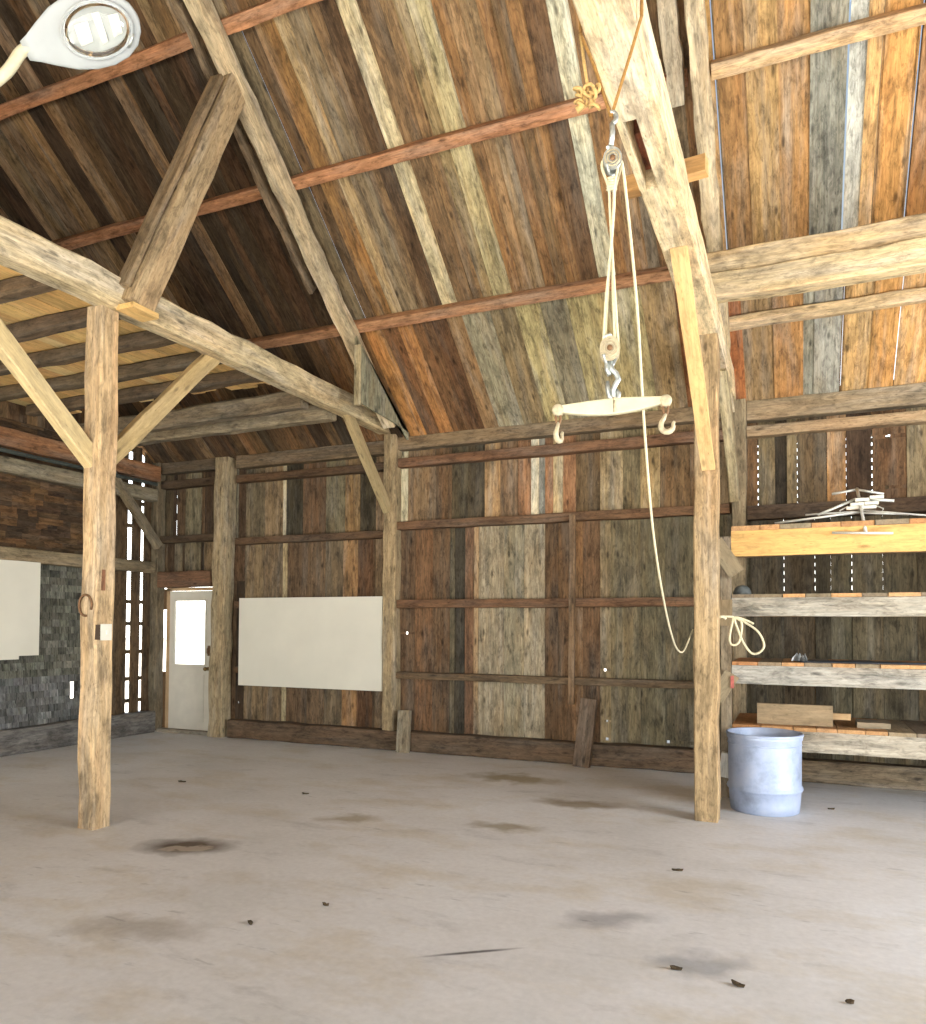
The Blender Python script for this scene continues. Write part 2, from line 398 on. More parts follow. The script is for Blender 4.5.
# the other slope, behind the viewer
for (a, b, c, l) in fill(XL0, XR0, .25, .4, (), (), BR, rr):
    xm = (a + b) / 2
    mb.bar((xm, RIDGE, roofz(RIDGE) + .02 + .012 * l), (xm, -3.9, roofz(RIDGE) - RM * (RIDGE + 3.9) + .02 + .012 * l), b - a, .024, c, up=(0, 0, 1), rnd=rr)
struct(mb.build('ceiling', M_BOARD))

# ------------------------------------------------------------------ back wall boarding
WY = 9.52
mb = MB(); rw = random.Random(21)
def wall_boards(lst, z0, z1, rnd, holes=()):
    for (a, b, c, l) in lst:
        y = WY + .011 + .013 * l
        m_ = sum(c) / 3; c = tuple((q * .86 + m_ * .14) * .84 for q in c)      # duller, darker boards than the roof
        hs = sorted([h for h in holes if a + .03 < h[0] < b - .03], key=lambda h: h[1])
        st = rnd.getstate()
        def piece(xa, xb, za, zb):
            if xb - xa < 1e-4 or zb - za < 1e-4: return
            p = MB(); rnd.setstate(st)
            p.bar(((xa + xb) / 2, y, za), ((xa + xb) / 2, y, zb), xb - xa, .022, c, up=(0, -1, 0), rnd=rnd)
            dx = (xa + xb) / 2 - (a + b) / 2
            p.g = [(g[0] + za - z0, g[1] + dx * -1, g[2]) for g in p.g]
            o = len(mb.v); mb.v += p.v; mb.c += p.c; mb.g += p.g; mb.f += [tuple(i + o for i in f) for f in p.f]; mb.sm += p.sm
        za = z0
        for (hx, hz, hr) in hs:
            if not (z0 < hz < z1): continue
            piece(a, b, za, hz - hr); piece(a, hx - hr, hz - hr, hz + hr); piece(hx + hr, b, hz - hr, hz + hr); za = hz + hr
        piece(a, b, za, z1)
HOLES = [(-5.012 + .06, 1.604, .016), (-2.178, 1.167, .016), (-2.153, .536, .012), (-2.153, .314, .018), (-1.414, .324, .018), (-7.91, 1.658, .014), (-7.85, .52, .014),
         (.944, 3.803, .022), (.929, 3.244, .018), (1.14, 3.55, .014)]
T = 3.04
low_pal = BR + DK + [S(120, 104, 76)]
# bay between the doorway post and the middle wall post
fB_u = [(-7.75, -7.4, S(124, 104, 74)), (-7.4, -7.06, S(150, 116, 78)), (-7.06, -7.0, PALE[0]), (-7.0, -6.7, S(76, 66, 48)), (-6.7, -6.3, S(116, 80, 52)), (-6.3, -5.97, S(128, 112, 82)), (-5.97, -5.72, S(146, 108, 62)), (-5.72, -5.46, S(84, 70, 48))]
fB_l = [(-7.75, -7.4, S(136, 106, 72)), (-7.4, -7.05, S(128, 100, 70)), (-7.05, -6.97, S(176, 152, 108)), (-6.97, -6.6, S(112, 82, 54)), (-6.6, -6.3, S(124, 92, 62)), (-6.3, -6.0, S(120, 98, 70)), (-6.0, -5.75, S(160, 110, 62)), (-5.75, -5.5, S(110, 70, 42))]
# bay between the middle wall post and the right frame
fC_u = [(-5.08, -4.95, PALE[2]), (-4.95, -4.52, S(146, 110, 72)), (-4.52, -4.28, S(122, 86, 52)), (-4.28, -4.04, S(96, 82, 58)), (-4.04, -3.8, S(92, 76, 52)), (-3.8, -3.58, S(176, 132, 82)), (-3.58, -3.33, S(134, 96, 62)), (-3.32, -3.15, S(166, 106, 62)), (-3.15, -3.04, S(222, 210, 180)),
        (-3.04, -2.96, S(150, 146, 132)), (-2.96, -2.85, S(172, 108, 62)), (-2.85, -2.72, S(200, 168, 118)), (-2.72, -2.55, S(158, 100, 58)), (-2.55, -2.24, S(118, 88, 54)), (-2.24, -1.95, S(170, 140, 94)), (-1.95, -1.74, S(132, 112, 76)), (-1.74, -1.5, S(176, 140, 88)), (-1.5, -1.15, S(128, 92, 54))]
fC_l = [(-5.07, -4.83, S(110, 80, 54)), (-4.83, -4.56, S(132, 86, 50)), (-4.56, -4.3, S(118, 84, 54)), (-4.3, -4.23, S(110, 96, 70)), (-4.23, -4.08, S(76, 66, 52)), (-4.08, -3.95, S(128, 86, 58)), (-3.95, -3.88, S(168, 132, 92)), (-3.88, -3.52, S(164, 142, 110)), (-3.52, -3.24, S(152, 134, 104)), (-3.24, -2.96, S(168, 148, 116)), (-2.96, -2.78, S(112, 78, 48)),
        (-2.78, -2.6, S(118, 80, 48)), (-2.6, -2.46, S(150, 100, 56)), (-2.46, -2.24, S(120, 82, 50)), (-2.24, -2.1, S(150, 122, 82)), (-2.1, -1.74, S(124, 106, 74)), (-1.74, -1.44, S(118, 104, 74)), (-1.44, -1.1, S(112, 98, 70))]
# bay behind the shelving
fD_u = [(-.6, -.53, S(120, 98, 68)), (-.53, -.39, S(130, 90, 54)), (-.39, -.2, S(126, 106, 72)), (-.2, -.08, S(66, 52, 36)), (-.08, .03, S(138, 112, 74)), (.03, .34, S(112, 86, 56)), (.35, .53, S(196, 128, 58)), (.53, .78, S(84, 58, 40)), (.79, 1.12, S(120, 80, 48)), (1.12, 1.4, S(146, 122, 86)), (1.4, 1.7, S(110, 84, 56))]
gD_u = [(-.525, .008), (-.387, .012), (.028, .012), (.345, .008), (.528, .010), (.784, .017), (1.118, .006)]
gD_l = [(-.115, .003), (.207, .003), (.369, .002), (.579, .004), (.882, .004)]
gA = [(-9.14, .012), (-8.565, .022)]
left_u = fill(-9.55, -7.75, .18, .3, [(-8.95, -8.62, S(132, 116, 86)), (-9.4, -9.2, S(96, 78, 54))], gA, DK + BR[:2] + GRY[1:2], rw)
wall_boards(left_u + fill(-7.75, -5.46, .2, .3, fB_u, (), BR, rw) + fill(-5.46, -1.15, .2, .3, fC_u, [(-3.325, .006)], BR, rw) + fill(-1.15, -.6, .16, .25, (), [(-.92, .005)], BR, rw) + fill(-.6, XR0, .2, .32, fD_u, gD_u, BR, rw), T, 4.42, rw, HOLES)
wall_boards(fill(-7.75, -5.46, .2, .3, fB_l, (), low_pal, rw) + fill(-5.46, -1.1, .2, .3, fC_l, [(-2.86, .003)], low_pal, rw) + fill(-1.1, XR0, .24, .4, [], gD_l, [S(104, 92, 68), S(92, 80, 58), S(112, 96, 68), S(84, 70, 50), S(98, 78, 54)], rw), .1, T, rw, HOLES)  # boards behind the shelves toned darker: under-shelf shade put into their colour
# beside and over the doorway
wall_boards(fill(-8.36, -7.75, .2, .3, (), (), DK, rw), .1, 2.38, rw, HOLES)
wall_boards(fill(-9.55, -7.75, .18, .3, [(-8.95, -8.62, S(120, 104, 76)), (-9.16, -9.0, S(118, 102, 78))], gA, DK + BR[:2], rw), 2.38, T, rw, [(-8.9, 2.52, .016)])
# lath nailed across the outside, seen as dashes of light in the gaps
for z in [2.2 + .088 * i for i in range(26)]:
    mb.bar((-3.6, WY + .055, z), (XR0, WY + .055, z), .03, .045, S(90, 74, 54), rnd=rw)
for z in (3.1, 3.45, 3.7, 3.86, 4.12): mb.bar((-9.5, WY + .06, z), (-7.8, WY + .06, z), .03, .11, S(90, 74, 54), rnd=rw)
# outside skin below, so only the dashes and knot holes show daylight
mb.bar((-1.05, WY + .07, 1.1), (XR0, WY + .07, 1.1), .02, 2.05, S(80, 64, 46), rnd=rw)
wall_back = struct(mb.build('wall_back', M_BOARD))

# ------------------------------------------------------------------ left wall
LX = -9.5
mb = MB(); rl = random.Random(33)
def lw_box(y0, y1, z0, z1, c, th=.022, off=0.0, tilt=0.0, axis='z'):
    if axis == 'z': mb.bar((LX - th / 2 - off, (y0 + y1) / 2, z0), (LX - th / 2 - off + tilt, (y0 + y1) / 2, z1), y1 - y0, th, c, up=(1, 0, 0), rnd=rl)
    else: mb.bar((LX - th / 2 - off, y0, (z0 + z1) / 2), (LX - th / 2 - off, y1, (z0 + z1) / 2), th, z1 - z0, c, up=(0, 0, 1), rnd=rl)
# grey shingles
z = .2; k = 0
while z < 2.62:
    y = -3.5 + rl.uniform(-.1, .0)
    while y < 8.55:
        w = rl.uniform(.09, .18)
        y1 = min(y + w, 8.62)
        hole = (7.92 < (y + y1) / 2 < 8.02 and .55 < z < .85)
        if not hole:
            if 7.7 < y < 7.93 and y1 > 7.92 and .55 < z < .85: y1 = 7.92
            c = jit(rl.choice([S(104, 102, 90), S(96, 94, 82), S(112, 110, 96), S(90, 88, 78), S(118, 116, 104)]), .10, rl)
            if z < .95: c = jit(rl.choice([S(112, 112, 110), S(100, 100, 96), S(128, 128, 124), S(92, 92, 88)]), .10, rl)
            lw_box(y, y1 - .008, z, z + .15, c, .012, .004 + rl.uniform(0, .006), -.012)
        y += w
    z += .098; k += 1
lw_box(-3.5, 7.92, .0, 2.65, S(60, 56, 50), .02, .03); lw_box(8.0, 8.66, .0, 2.65, S(60, 56, 50), .02, .03)
lw_box(7.92, 8.0, .0, .58, S(60, 56, 50), .02, .03); lw_box(7.92, 8.0, .88, 2.65, S(60, 56, 50), .02, .03)
# brown siding above
z = 2.6
while z < 4.45:
    y = -3.5
    while y < 8.6:
        w = rl.uniform(.12, .4); y1 = min(y + w, 8.66)
        lw_box(y, y1, z, z + .088, jit(rl.choice([S(92, 66, 42), S(80, 56, 38), S(102, 68, 40), S(74, 54, 38)]), .15, rl), .02, rl.uniform(0, .012), 0, 'y'); y = y1
    z += .08
# vertical boards with two wide gaps beside the corner
for (a, b) in ((8.62, 8.885), (8.975, 9.15), (9.215, 9.62)):
    lw_box(a, b, .1, 4.5, jit(S(92, 68, 46), .1, rl), .022)
for zz in (.52, .86, 1.28, 1.72, 2.06, 3.25, 3.62, 3.8): lw_box(8.6, 9.6, zz - .03, zz + .03, S(90, 70, 48), .02, .03, 0, 'y')
lw_box(-3.5, 8.62, 4.4, 9.5, S(90, 66, 46), .03)
for i in range(48):                                     # gable above, boards
    y0 = -3.4 + i * .27
    top = roofz(y0 + .13) if y0 > RIDGE else roofz(RIDGE) - RM * (RIDGE - y0)
    if top > 4.6: lw_box(y0, y0 + .27, 4.4, top, jit(rl.choice(DK + BR[:2]), .15, rl), .02, -.02)
struct(mb.build('wall_left', M_SHINGLE))

# ------------------------------------------------------------------ right and front walls (mostly out of view, with the big doorways that light the room)
mb = MB(); rq = random.Random(8)
RDY0, RDY1, RDZ = 2.2, 6.0, 3.7
for (a, b, c, l) in fill(-3.5, 9.6, .25, .4, (), (), BR, rq):
    ym = (a + b) / 2; top = roofz(ym) if ym > RIDGE else roofz(RIDGE) - RM * (RIDGE - ym)
    z0 = RDZ if RDY0 < ym < RDY1 else 0
    mb.bar((XR0 + .02 * l, ym, z0), (XR0 + .02 * l, ym, top), b - a, .02, c, up=(1, 0, 0), rnd=rq)
struct(mb.build('wall_right', M_BOARD))
mb = MB()
for (a, b, c, l) in fill(XL0, XR0, .25, .4, (), (), BR, rq):
    xm = (a + b) / 2; z0 = 4.0 if -8.0 < xm < 4.6 else 0
    mb.bar((xm, -3.45 - .02 * l, z0), (xm, -3.45 - .02 * l, 4.6), b - a, .02, c, up=(0, 1, 0), rnd=rq)
struct(mb.build('wall_front', M_BOARD))

# ------------------------------------------------------------------ sills
mb = MB(); rs = random.Random(4)
mb.bar((-7.9, 9.43, .135), (-.62, 9.43, .135), .2, .27, S(104, 84, 62), segs=22, wob=.008, cham=.015, rnd=rs)
struct(mb.build('baseboard_back', M_TIMBER), 'dark heavy timber sill along the foot of the back wall')
mb = MB(); mb.bar((-.6, 9.43, .12), (XR0 - .05, 9.43, .12), .2, .24, S(128, 110, 84), segs=18, wob=.008, cham=.015, rnd=rs)
struct(mb.build('baseboard_back', M_TIMBER), 'timber sill on the floor under the shelves')
mb = MB(); mb.bar((-9.41, -3.3, .17), (-9.41, 9.34, .17), .15, .34, S(112, 108, 102), segs=26, wob=.008, cham=.015, rnd=rs)
struct(mb.build('baseboard_left', M_TIMBER), 'grey timber sill along the foot of the shingled wall')

# ------------------------------------------------------------------ frame timbers
def timber(name, p0, p1, w, h, col, label, cat, group=None, up=(0, 0, 1), segs=None, wob=.006, cham=.012, mat=None, taper=1.0, seed=None, skew=0.0):
    r = random.Random(seed if seed is not None else hash((round(p0[0], 2), round(p0[1], 2), round(p1[2], 2))) & 0xffff)
    L = (V(p1) - V(p0)).length
    m = MB(); m.bar(p0, p1, w, h, col, up=up, segs=segs or max(2, int(L / .28)), wob=wob, cham=cham, rnd=r, taper=taper, skew=skew)
    mid = (V(p0) + V(p1)) / 2
    if abs(V(p1).z - V(p0).z) > 1 and abs(p0[0] - p1[0]) < .3: mid = V(p0) if p0[2] < p1[2] else V(p1)
    o = m.build(name, mat or M_TIMBER, origin=mid)
    tag(o, label, cat, group)
    return o

# left frame
timber('timber_post', (-5.43, 4.77, 0), (-5.37, 4.72, 4.37), .185, .185, S(196, 164, 116), 'free-standing square timber post in the floor with a horseshoe and switch box', 'post', 'standing posts', up=(0, 1, 0), wob=.007, seed=3)
TIE_A, TIE_B = V((-5.40, -3.3, 4.50)), V((-5.22, 9.42, 4.50))
timber('tie_beam', TIE_A, TIE_B, .2, .27, S(200, 178, 132), 'long tan tie beam resting on the post with the horseshoe', 'beam', 'tie beams', segs=46, wob=.01, cham=.02, seed=5)
timber('timber_post', (-5.14, 9.425, .27), (-5.14, 9.425, 4.36), .19, .19, S(168, 146, 106), 'wall post beside the right edge of the white wall panel', 'post', 'wall posts', up=(0, 1, 0), wob=.008, seed=6)
timber('knee_brace', (-5.40, 3.07, 4.50), (-5.42, 4.70, 3.06), .10, .16, S(204, 178, 126), 'diagonal brace from the horseshoe post up toward the lamp', 'brace', 'knee braces', cham=.008, mat=M_LUMBER, seed=7)
timber('knee_brace', (-5.40, 4.80, 3.10), (-5.36, 6.05, 4.40), .09, .15, S(190, 160, 106), 'diagonal brace from the horseshoe post up under the beam toward the back wall', 'brace', 'knee braces', cham=.008, mat=M_LUMBER, seed=8)
timber('knee_brace', (-5.22, 8.35, 4.42), (-5.17, 9.34, 3.30), .09, .15, S(182, 158, 112), 'diagonal brace between tie beam and wall post above the white panel', 'brace', 'knee braces', cham=.008, mat=M_LUMBER, seed=9)
# leaning strut from tie beam to rafter, made of two flanking boards on a core
e = empty('leaning_strut', (-5.16, 4.98, 4.5))
tag(e, 'thick leaning strut rising from the tie beam to the pale rafter', 'strut', 'roof timbers')
a, b = V((-5.14, 4.86, 4.40)), V((-4.96, 5.86, 6.96))
d = (b - a).normalized(); sx = d.cross(V((1, 0, 0))).normalized()
m = MB(); m.bar(a, b, .25, .15, S(178, 152, 110), up=(1, 0, 0), segs=10, wob=.006, cham=.01); m.build('core', M_TIMBER, e)
m = MB(); o_ = V((-.05, -.15, .06)); m.bar(a + o_ + d * .1, b + o_ - d * .12, .05, .14, S(150, 126, 90), up=(1, 0, 0), segs=8, wob=.004, cham=.005); m.build('side_board', M_TIMBER, e)
m = MB(); m.box((-5.22, 4.72, 4.34), (-5.03, 5.0, 4.385), S(226, 180, 104)); m.build('bearing_block', M_LUMBER, e)

# right frame
timber('timber_post', (-.73, 7.18, 0), (-.72, 7.20, 4.34), .205, .2, S(176, 146, 100), 'square timber post beside the blue-grey drum with a rope coil', 'post', 'standing posts', up=(0, 1, 0), wob=.006, seed=13)
# tie beam with a mortise slot in its underside: built from pieces round the slot
def tie_with_slot():
    e = empty('tie_beam', (-.72, 3.0, 4.317))
    tag(e, 'broad pale tie beam overhead carrying the rope hoist', 'beam', 'tie beams')
    m = MB(); r = random.Random(17); col = S(224, 198, 148)
    y0, y1 = 3.93, 4.60; zb, zt = 4.317, 4.60; xa, xb = -.84, -.615; sa, sb = -.805, -.735
    m.bar((-.7275, -3.3, 4.458), (-.7275, y0, 4.458), .225, .283, col, segs=26, wob=.003, cham=.006, rnd=r)
    m.bar((-.7275, y1, 4.458), (-.7275, 9.42, 4.458), .225, .283, col, segs=18, wob=.003, cham=.006, rnd=r)
    m.box((xa, y0, zb), (sa, y1, zt), col, 1); m.box((sb, y0, zb), (xb, y1, zt), col, 1); m.box((sa, y0, zb + .2), (sb, y1, zt), col, 1)
    m.g = [(q[1], q[0], q[2]) for q in m.v]
    m.build('beam_body', M_TIMBER, e)
    m = MB(); m.box((sa + .004, 4.22, zb + .11), (sb - .004, 4.58, zb + .2), S(150, 82, 48)); m.build('broken_tenon', M_TIMBER, e)
tie_with_slot()
timber('timber_post', (-.60, 9.425, .24), (-.58, 9.425, 4.33), .15, .19, S(150, 132, 100), 'wall post behind the right frame at the end of the shelves', 'post', 'wall posts', up=(0, 1, 0), wob=.007, seed=19)
timber('knee_brace', (-.722, 5.40, 4.335), (-.692, 7.05, 3.10), .115, .05, S(222, 178, 112), 'orange-tan plank brace nailed from post to the hoist beam', 'brace', 'knee braces', up=(0, .6, .8), cham=0, wob=.002, mat=M_LUMBER, seed=20)
timber('knee_brace', (-.67, 8.15, 4.34), (-.63, 9.33, 3.20), .10, .17, S(176, 158, 116), 'weathered brace behind the post, rising to the hoist beam', 'brace', 'knee braces', cham=.01, mat=M_TIMBER, seed=22)

# corner post, doorway post, lintel
timber('timber_post', (-9.42, 9.425, .02), (-9.42, 9.425, 4.3), .15, .17, S(116, 104, 80), 'dim corner post left of the white door', 'post', 'wall posts', up=(0, 1, 0), wob=.006, seed=24)
timber('timber_post', (-8.12, 9.40, .0), (-8.04, 9.40, 4.27), .26, .22, S(166, 146, 108), 'wall post standing between the white door and the white panel', 'post', 'wall posts', up=(0, 1, 0), wob=.009, seed=25)
timber('lintel', (-9.34, 9.42, 2.42), (-8.26, 9.42, 2.42), .17, .25, S(116, 82, 54), 'brown timber lintel over the white door', 'beam', 'wall timbers', wob=.004, seed=26)

# wall plates and girts (front faces at y = 9.36)
def girt(x0, x1, z, h, col, label, dz=0.0, d=.13, name='wall_girt', grp='wall girts', seed=None):
    return timber(name, (x0, 9.38 + d / 2, z - h / 2), (x1, 9.38 + d / 2, z - h / 2 + dz), d, h, col, label, 'girt' if 'girt' in name else 'plate', grp, segs=max(3, int((x1 - x0) / .3)), wob=.004, cham=.005, seed=seed)
girt(-7.83, -5.24, 4.29, .19, S(118, 98, 70), 'wall plate at the eave above the white wall panel', name='wall_plate', grp='wall plates', d=.14)
girt(-5.04, -.69, 4.315, .175, S(136, 114, 82), 'wall plate at the eave behind the hanging hoist', name='wall_plate', grp='wall plates', d=.14)
girt(-.50, XR0 - .05, 4.315, .23, S(158, 136, 102), 'wall plate at the eave above the shelves', name='wall_plate', grp='wall plates', d=.14)
girt(-9.33, -8.25, 4.29, .17, S(96, 80, 58), 'wall plate at the eave above the white door', name='wall_plate', grp='wall plates', d=.14)
girt(-5.04, -.69, 4.02, .125, S(122, 86, 56), 'topmost girt rail behind the hanging hoist', seed=31)
girt(-5.04, -.69, 3.14, .11, S(116, 84, 54), 'second girt rail down behind the hanging hoist', seed=32)
girt(-5.04, -.69, 2.06, .11, S(118, 84, 54), 'girt rail crossing the vertical stick at mid height', seed=33)
girt(-5.04, -.69, 1.07, .09, S(108, 88, 62), 'lowest girt rail behind the hanging hoist', seed=34)
girt(-7.83, -5.24, 3.99, .11, S(98, 72, 46), 'topmost girt rail over the white wall panel', seed=35)
girt(-7.83, -5.24, 3.03, .10, S(100, 74, 48), 'girt rail just above the white wall panel', seed=36)
girt(-7.83, -5.24, 2.06, .10, S(100, 74, 48), 'girt rail mostly hidden by the white wall panel near its top', seed=37)
girt(-7.83, -5.24, 1.07, .09, S(100, 74, 48), 'girt rail mostly hidden by the white wall panel near its bottom', seed=38)
girt(-.50, XR0 - .05, 4.02, .12, S(168, 140, 102), 'topmost girt rail above the shelves', seed=39)
girt(-.50, XR0 - .05, 3.10, .16, S(92, 74, 56), 'dark girt rail just above the top shelf', seed=40)
girt(-9.33, -8.25, 4.0, .12, S(84, 66, 46), 'topmost girt rail over the white door', seed=41)
girt(-9.33, -8.25, 3.12, .11, S(84, 66, 46), 'lower girt rail over the white door', seed=42)

# left wall timbers
timber('wall_plate', (-9.36, -3.3, 4.10), (-9.36, 9.3, 4.10), .2, .24, S(146, 98, 56), 'rust-brown plate along the top of the shingled wall', 'plate', 'wall plates', segs=30, seed=43)
timber('wall_girt', (-9.40, -3.3, 3.76), (-9.40, 9.3, 3.76), .16, .20, S(136, 124, 98), 'grey girt under the rust-brown plate of the shingled wall', 'girt', 'wall girts', segs=30, seed=44)
timber('wall_girt', (-9.41, -3.3, 2.61), (-9.41, 9.3, 2.61), .14, .18, S(142, 124, 92), 'girt along the shingled wall above the white board', 'girt', 'wall girts', segs=30, seed=45)
timber('knee_brace', (-9.33, 8.35, 4.0), (-9.33, 9.34, 2.95), .10, .14, S(128, 112, 82), 'dim brace from the corner post along the shingled wall', 'brace', 'knee braces', seed=46)
timber('electrical_conduit', (-9.24, -3.3, 3.915), (-9.24, 9.2, 3.915), .05, .05, S(70, 76, 70), 'dark conduit running under the plate of the shingled wall', 'pipe', segs=8, wob=.002, cham=.014, seed=47)

# purlins and rafters
def purlin(y, x0, x1, col, label, w=.12, h=.11, seed=1):
    c0 = V((x0, y, roofz(y))) + RN * (h / 2); c1 = V((x1, y, roofz(y))) + RN * (h / 2)
    return timber('roof_purlin', c0, c1, w, h, col, label, 'purlin', 'roof purlins', up=RN, segs=34, wob=.004, cham=.006, seed=seed)
PUR = S(186, 126, 76)
purlin(5.64, XL0 + .1, XR0 - .1, PUR, 'uppermost roof purlin passing behind the lamp', seed=51)
purlin(6.74, XL0 + .1, -.82, PUR, 'roof purlin at the height of the hoist pulley, left of the hoist beam', seed=52)
purlin(6.74, -.62, XR0 - .1, S(206, 166, 112), 'pale roof purlin highest up over the shelves', seed=53)
purlin(8.06, XL0 + .1, XR0 - .1, S(178, 126, 80), 'lowest long roof purlin just above the tan wall brace', seed=54)
def rafter(x, w, th, ya, yb, col, label, seed, drop=.11):
    a = V((x, ya, roofz(ya))) + RN * (drop + th / 2); b = V((x, yb, roofz(yb))) + RN * (drop + th / 2)
    return timber('roof_rafter', a, b, w, th, col, label, 'rafter', 'roof timbers', up=RN, segs=40, wob=.012, cham=.006, seed=seed)
rafter(-4.95, .18, .14, RIDGE + .1, 9.12, S(206, 184, 142), 'pale rafter the leaning strut meets', 61)
rafter(-5.15, .05, .16, RIDGE + .1, 7.6, S(136, 114, 84), 'thin dark board alongside the pale rafter of the leaning strut', 62)
rafter(-.70, .15, .14, RIDGE + .1, 9.35, S(196, 172, 128), 'long rafter just right of the hoist beam', 63)
rafter(-.91, .14, .14, RIDGE + .1, 6.85, S(170, 156, 128), 'short greyish rafter piece doubled beside the long one', 64)
# gusset between rafter foot and tie beam
m = MB(); gx = -4.83
m.prism([(gx, 8.55, 4.62), (gx, 9.36, 4.50), (gx, 9.36, 4.06), (gx, 8.62, 4.86)][:0] or [(gx, 7.93, 4.42), (gx, 8.95, 4.38), (gx, 9.30, 4.34), (gx, 9.30, roofz(9.30) - .14), (gx, 7.93, roofz(7.93) - .30)], (-.03, 0, 0), S(148, 142, 116))
g = m.build('gusset_board', M_BOARD, origin=(gx, 8.9, 4.6)); tag(g, 'grey-green boards filling between rafter foot and tie beam', 'board', 'roof timbers')
timber('short_stud', (-4.815, 7.93, 4.35), (-4.815, 7.93, 5.08), .09, .035, S(186, 168, 124), 'short pale stud at the edge of the grey-green filler boards', 'stud', 'roof timbers', up=(0, 1, 0), seed=66)

# doubled beam on top of the right tie beam
timber('doubled_beam', (-.83, 7.12, 4.715), (XR0 - .1, 7.12, 4.715), .19, .225, S(212, 186, 136), 'lower of two stacked pale beams over the shelves, on the hoist beam', 'beam', 'stacked beams', segs=22, wob=.008, seed=67)
timber('doubled_beam', (-.83, 7.15, 4.935), (XR0 - .1, 7.15, 4.935), .17, .205, S(206, 178, 126), 'upper of two stacked pale beams over the shelves', 'beam', 'stacked beams', segs=22, wob=.006, seed=68)
timber('nailing_strip', (-.62, 8.55, roofz(8.55) - .07), (XR0 - .1, 8.50, roofz(8.5) - .07), .1, .13, S(214, 182, 130), 'pale rail under the roof between the stacked beams and the wall plate', 'rail', 'roof timbers', segs=20, seed=69)
timber('wooden_stick', (-1.02, 5.12, 4.655), (-.50, 5.06, 4.655), .1, .11, S(214, 158, 88), 'short orange lumber stick lying across the hoist beam', 'stick', seed=70, mat=M_LUMBER, cham=.003, wob=.001)

# ------------------------------------------------------------------ loft over the left bay
JO = [2.3, 3.0, 3.72, 4.42, 5.08, 5.72, 6.38, 7.02]
ORD = ['farthest from the back wall', 'second behind the one nearest the lamp', 'third', 'fourth', 'fifth', 'sixth', 'seventh', 'last']
jl = ['loft joist farthest from the back wall, above the lamp side', 'loft joist seventh from the back edge of the loft', 'loft joist sixth from the back edge of the loft', 'loft joist fifth from the back edge of the loft, just before the post',
      'loft joist fourth from the back edge, meeting the horseshoe post', 'loft joist third from the back edge of the loft', 'loft joist second from the back edge of the loft', 'dark loft joist at the back edge of the boarded loft']
for i, y in enumerate(JO):
    timber('loft_joist', (-9.27, y, 4.525), (-5.47, y - .03, 4.525), .14, .14, jit(S(104, 86, 62), .1), jl[i], 'joist', 'loft joists', segs=12, wob=.009, cham=.02, seed=80 + i)
timber('loft_beam', (-9.27, 7.72, 4.38), (-5.4, 7.68, 4.42), .18, .22, S(126, 110, 84), 'heavy grey beam below the back edge of the loft', 'beam', 'loft beams', segs=12, wob=.01, cham=.03, seed=90)
timber('loft_beam', (-9.27, 8.30, 4.40), (-5.36, 8.22, 4.40), .2, .2, S(150, 134, 104), 'pale grey beam behind the loft, nearest the back wall', 'beam', 'loft beams', segs=12, wob=.01, cham=.03, seed=91)
m = MB(); rz = random.Random(12)
for (a, b, c, l) in fill(-9.4, -5.5, .15, .24, (), (), [S(236, 192, 118), S(228, 180, 104), S(240, 204, 136), S(220, 170, 98)], rz):
    m.bar(((a + b) / 2, 1.8, 4.612 + .004 * l), ((a + b) / 2, 7.45 + rz.uniform(-.12, .12), 4.612 + .004 * l), b - a - .004, .024, c, rnd=rz)
lf = m.build('loft_deck', M_LUMBER, origin=(-7.4, 4.5, 4.6)); tag(lf, 'yellow pine loft boards lying on the joists', 'deck')

# ------------------------------------------------------------------ door
DX0, DX1, DZ0, DZ1, DY = -9.22, -8.36, .05, 2.24, 9.50
m = MB()
for (lo, hi) in (((DX0, DY, DZ0), (DX1, DY + .04, 1.06)), ((DX0, DY, 2.10), (DX1, DY + .04, DZ1)), ((DX0, DY, 1.06), (DX0 + .10, DY + .04, 2.10)), ((DX1 - .12, DY, 1.06), (DX1, DY + .04, 2.10))):
    m.box(lo, hi, (1, 1, 1))
for (x0, x1, z0, z1) in ((DX0 + .12, DX1 - .14, .18, .92),):   # raised panels below the pane
    m.box((x0, DY - .012, z0), (x1, DY + .01, z1), (1, 1, 1))
door = struct(m.build('door_1', M_DOOR, origin=(-8.79, DY, .05)), 'white half-glazed door in the corner')
m = MB(); m.box((DX0 + .10, DY + .012, 1.06), (DX1 - .12, DY + .018, 2.10), (1, 1, 1)); m.build('pane', M_GLASS, door)
m = MB()
for (lo, hi) in (((DX0 + .09, DY - .012, 1.05), (DX1 - .11, DY, 1.08)), ((DX0 + .09, DY - .012, 2.08), (DX1 - .11, DY, 2.11)), ((DX0 + .09, DY - .012, 1.08), (DX0 + .115, DY, 2.08)), ((DX1 - .135, DY - .012, 1.08), (DX1 - .11, DY, 2.08))): m.box(lo, hi, (1, 1, 1))
m.build('glazing_bead', M_DOOR, door)
m = MB(); m.lathe([(.0, 0), (.028, .005), (.03, .02), (.012, .03), (.012, .055), (.03, .065), (.034, .085), (.02, .105), (0, .108)], (1, 1, 1), 20, Matrix.Translation((DX1 - .055, DY, 1.02)) @ Matrix.Rotation(PI / 2, 4, 'X')); m.build('door_knob', M_BRASS, door)
m = MB(); m.box((DX1 - .08, DY - .006, 1.22), (DX1 - .03, DY, 1.38), (1, 1, 1)); m.tube([(DX1 - .055, DY - .006, 1.36), (DX1 - .055, DY - .045, 1.33), (DX1 - .055, DY - .045, 1.27), (DX1 - .055, DY - .006, 1.24)], .007, (1, 1, 1)); m.build('pull_handle', M_IRON, door)
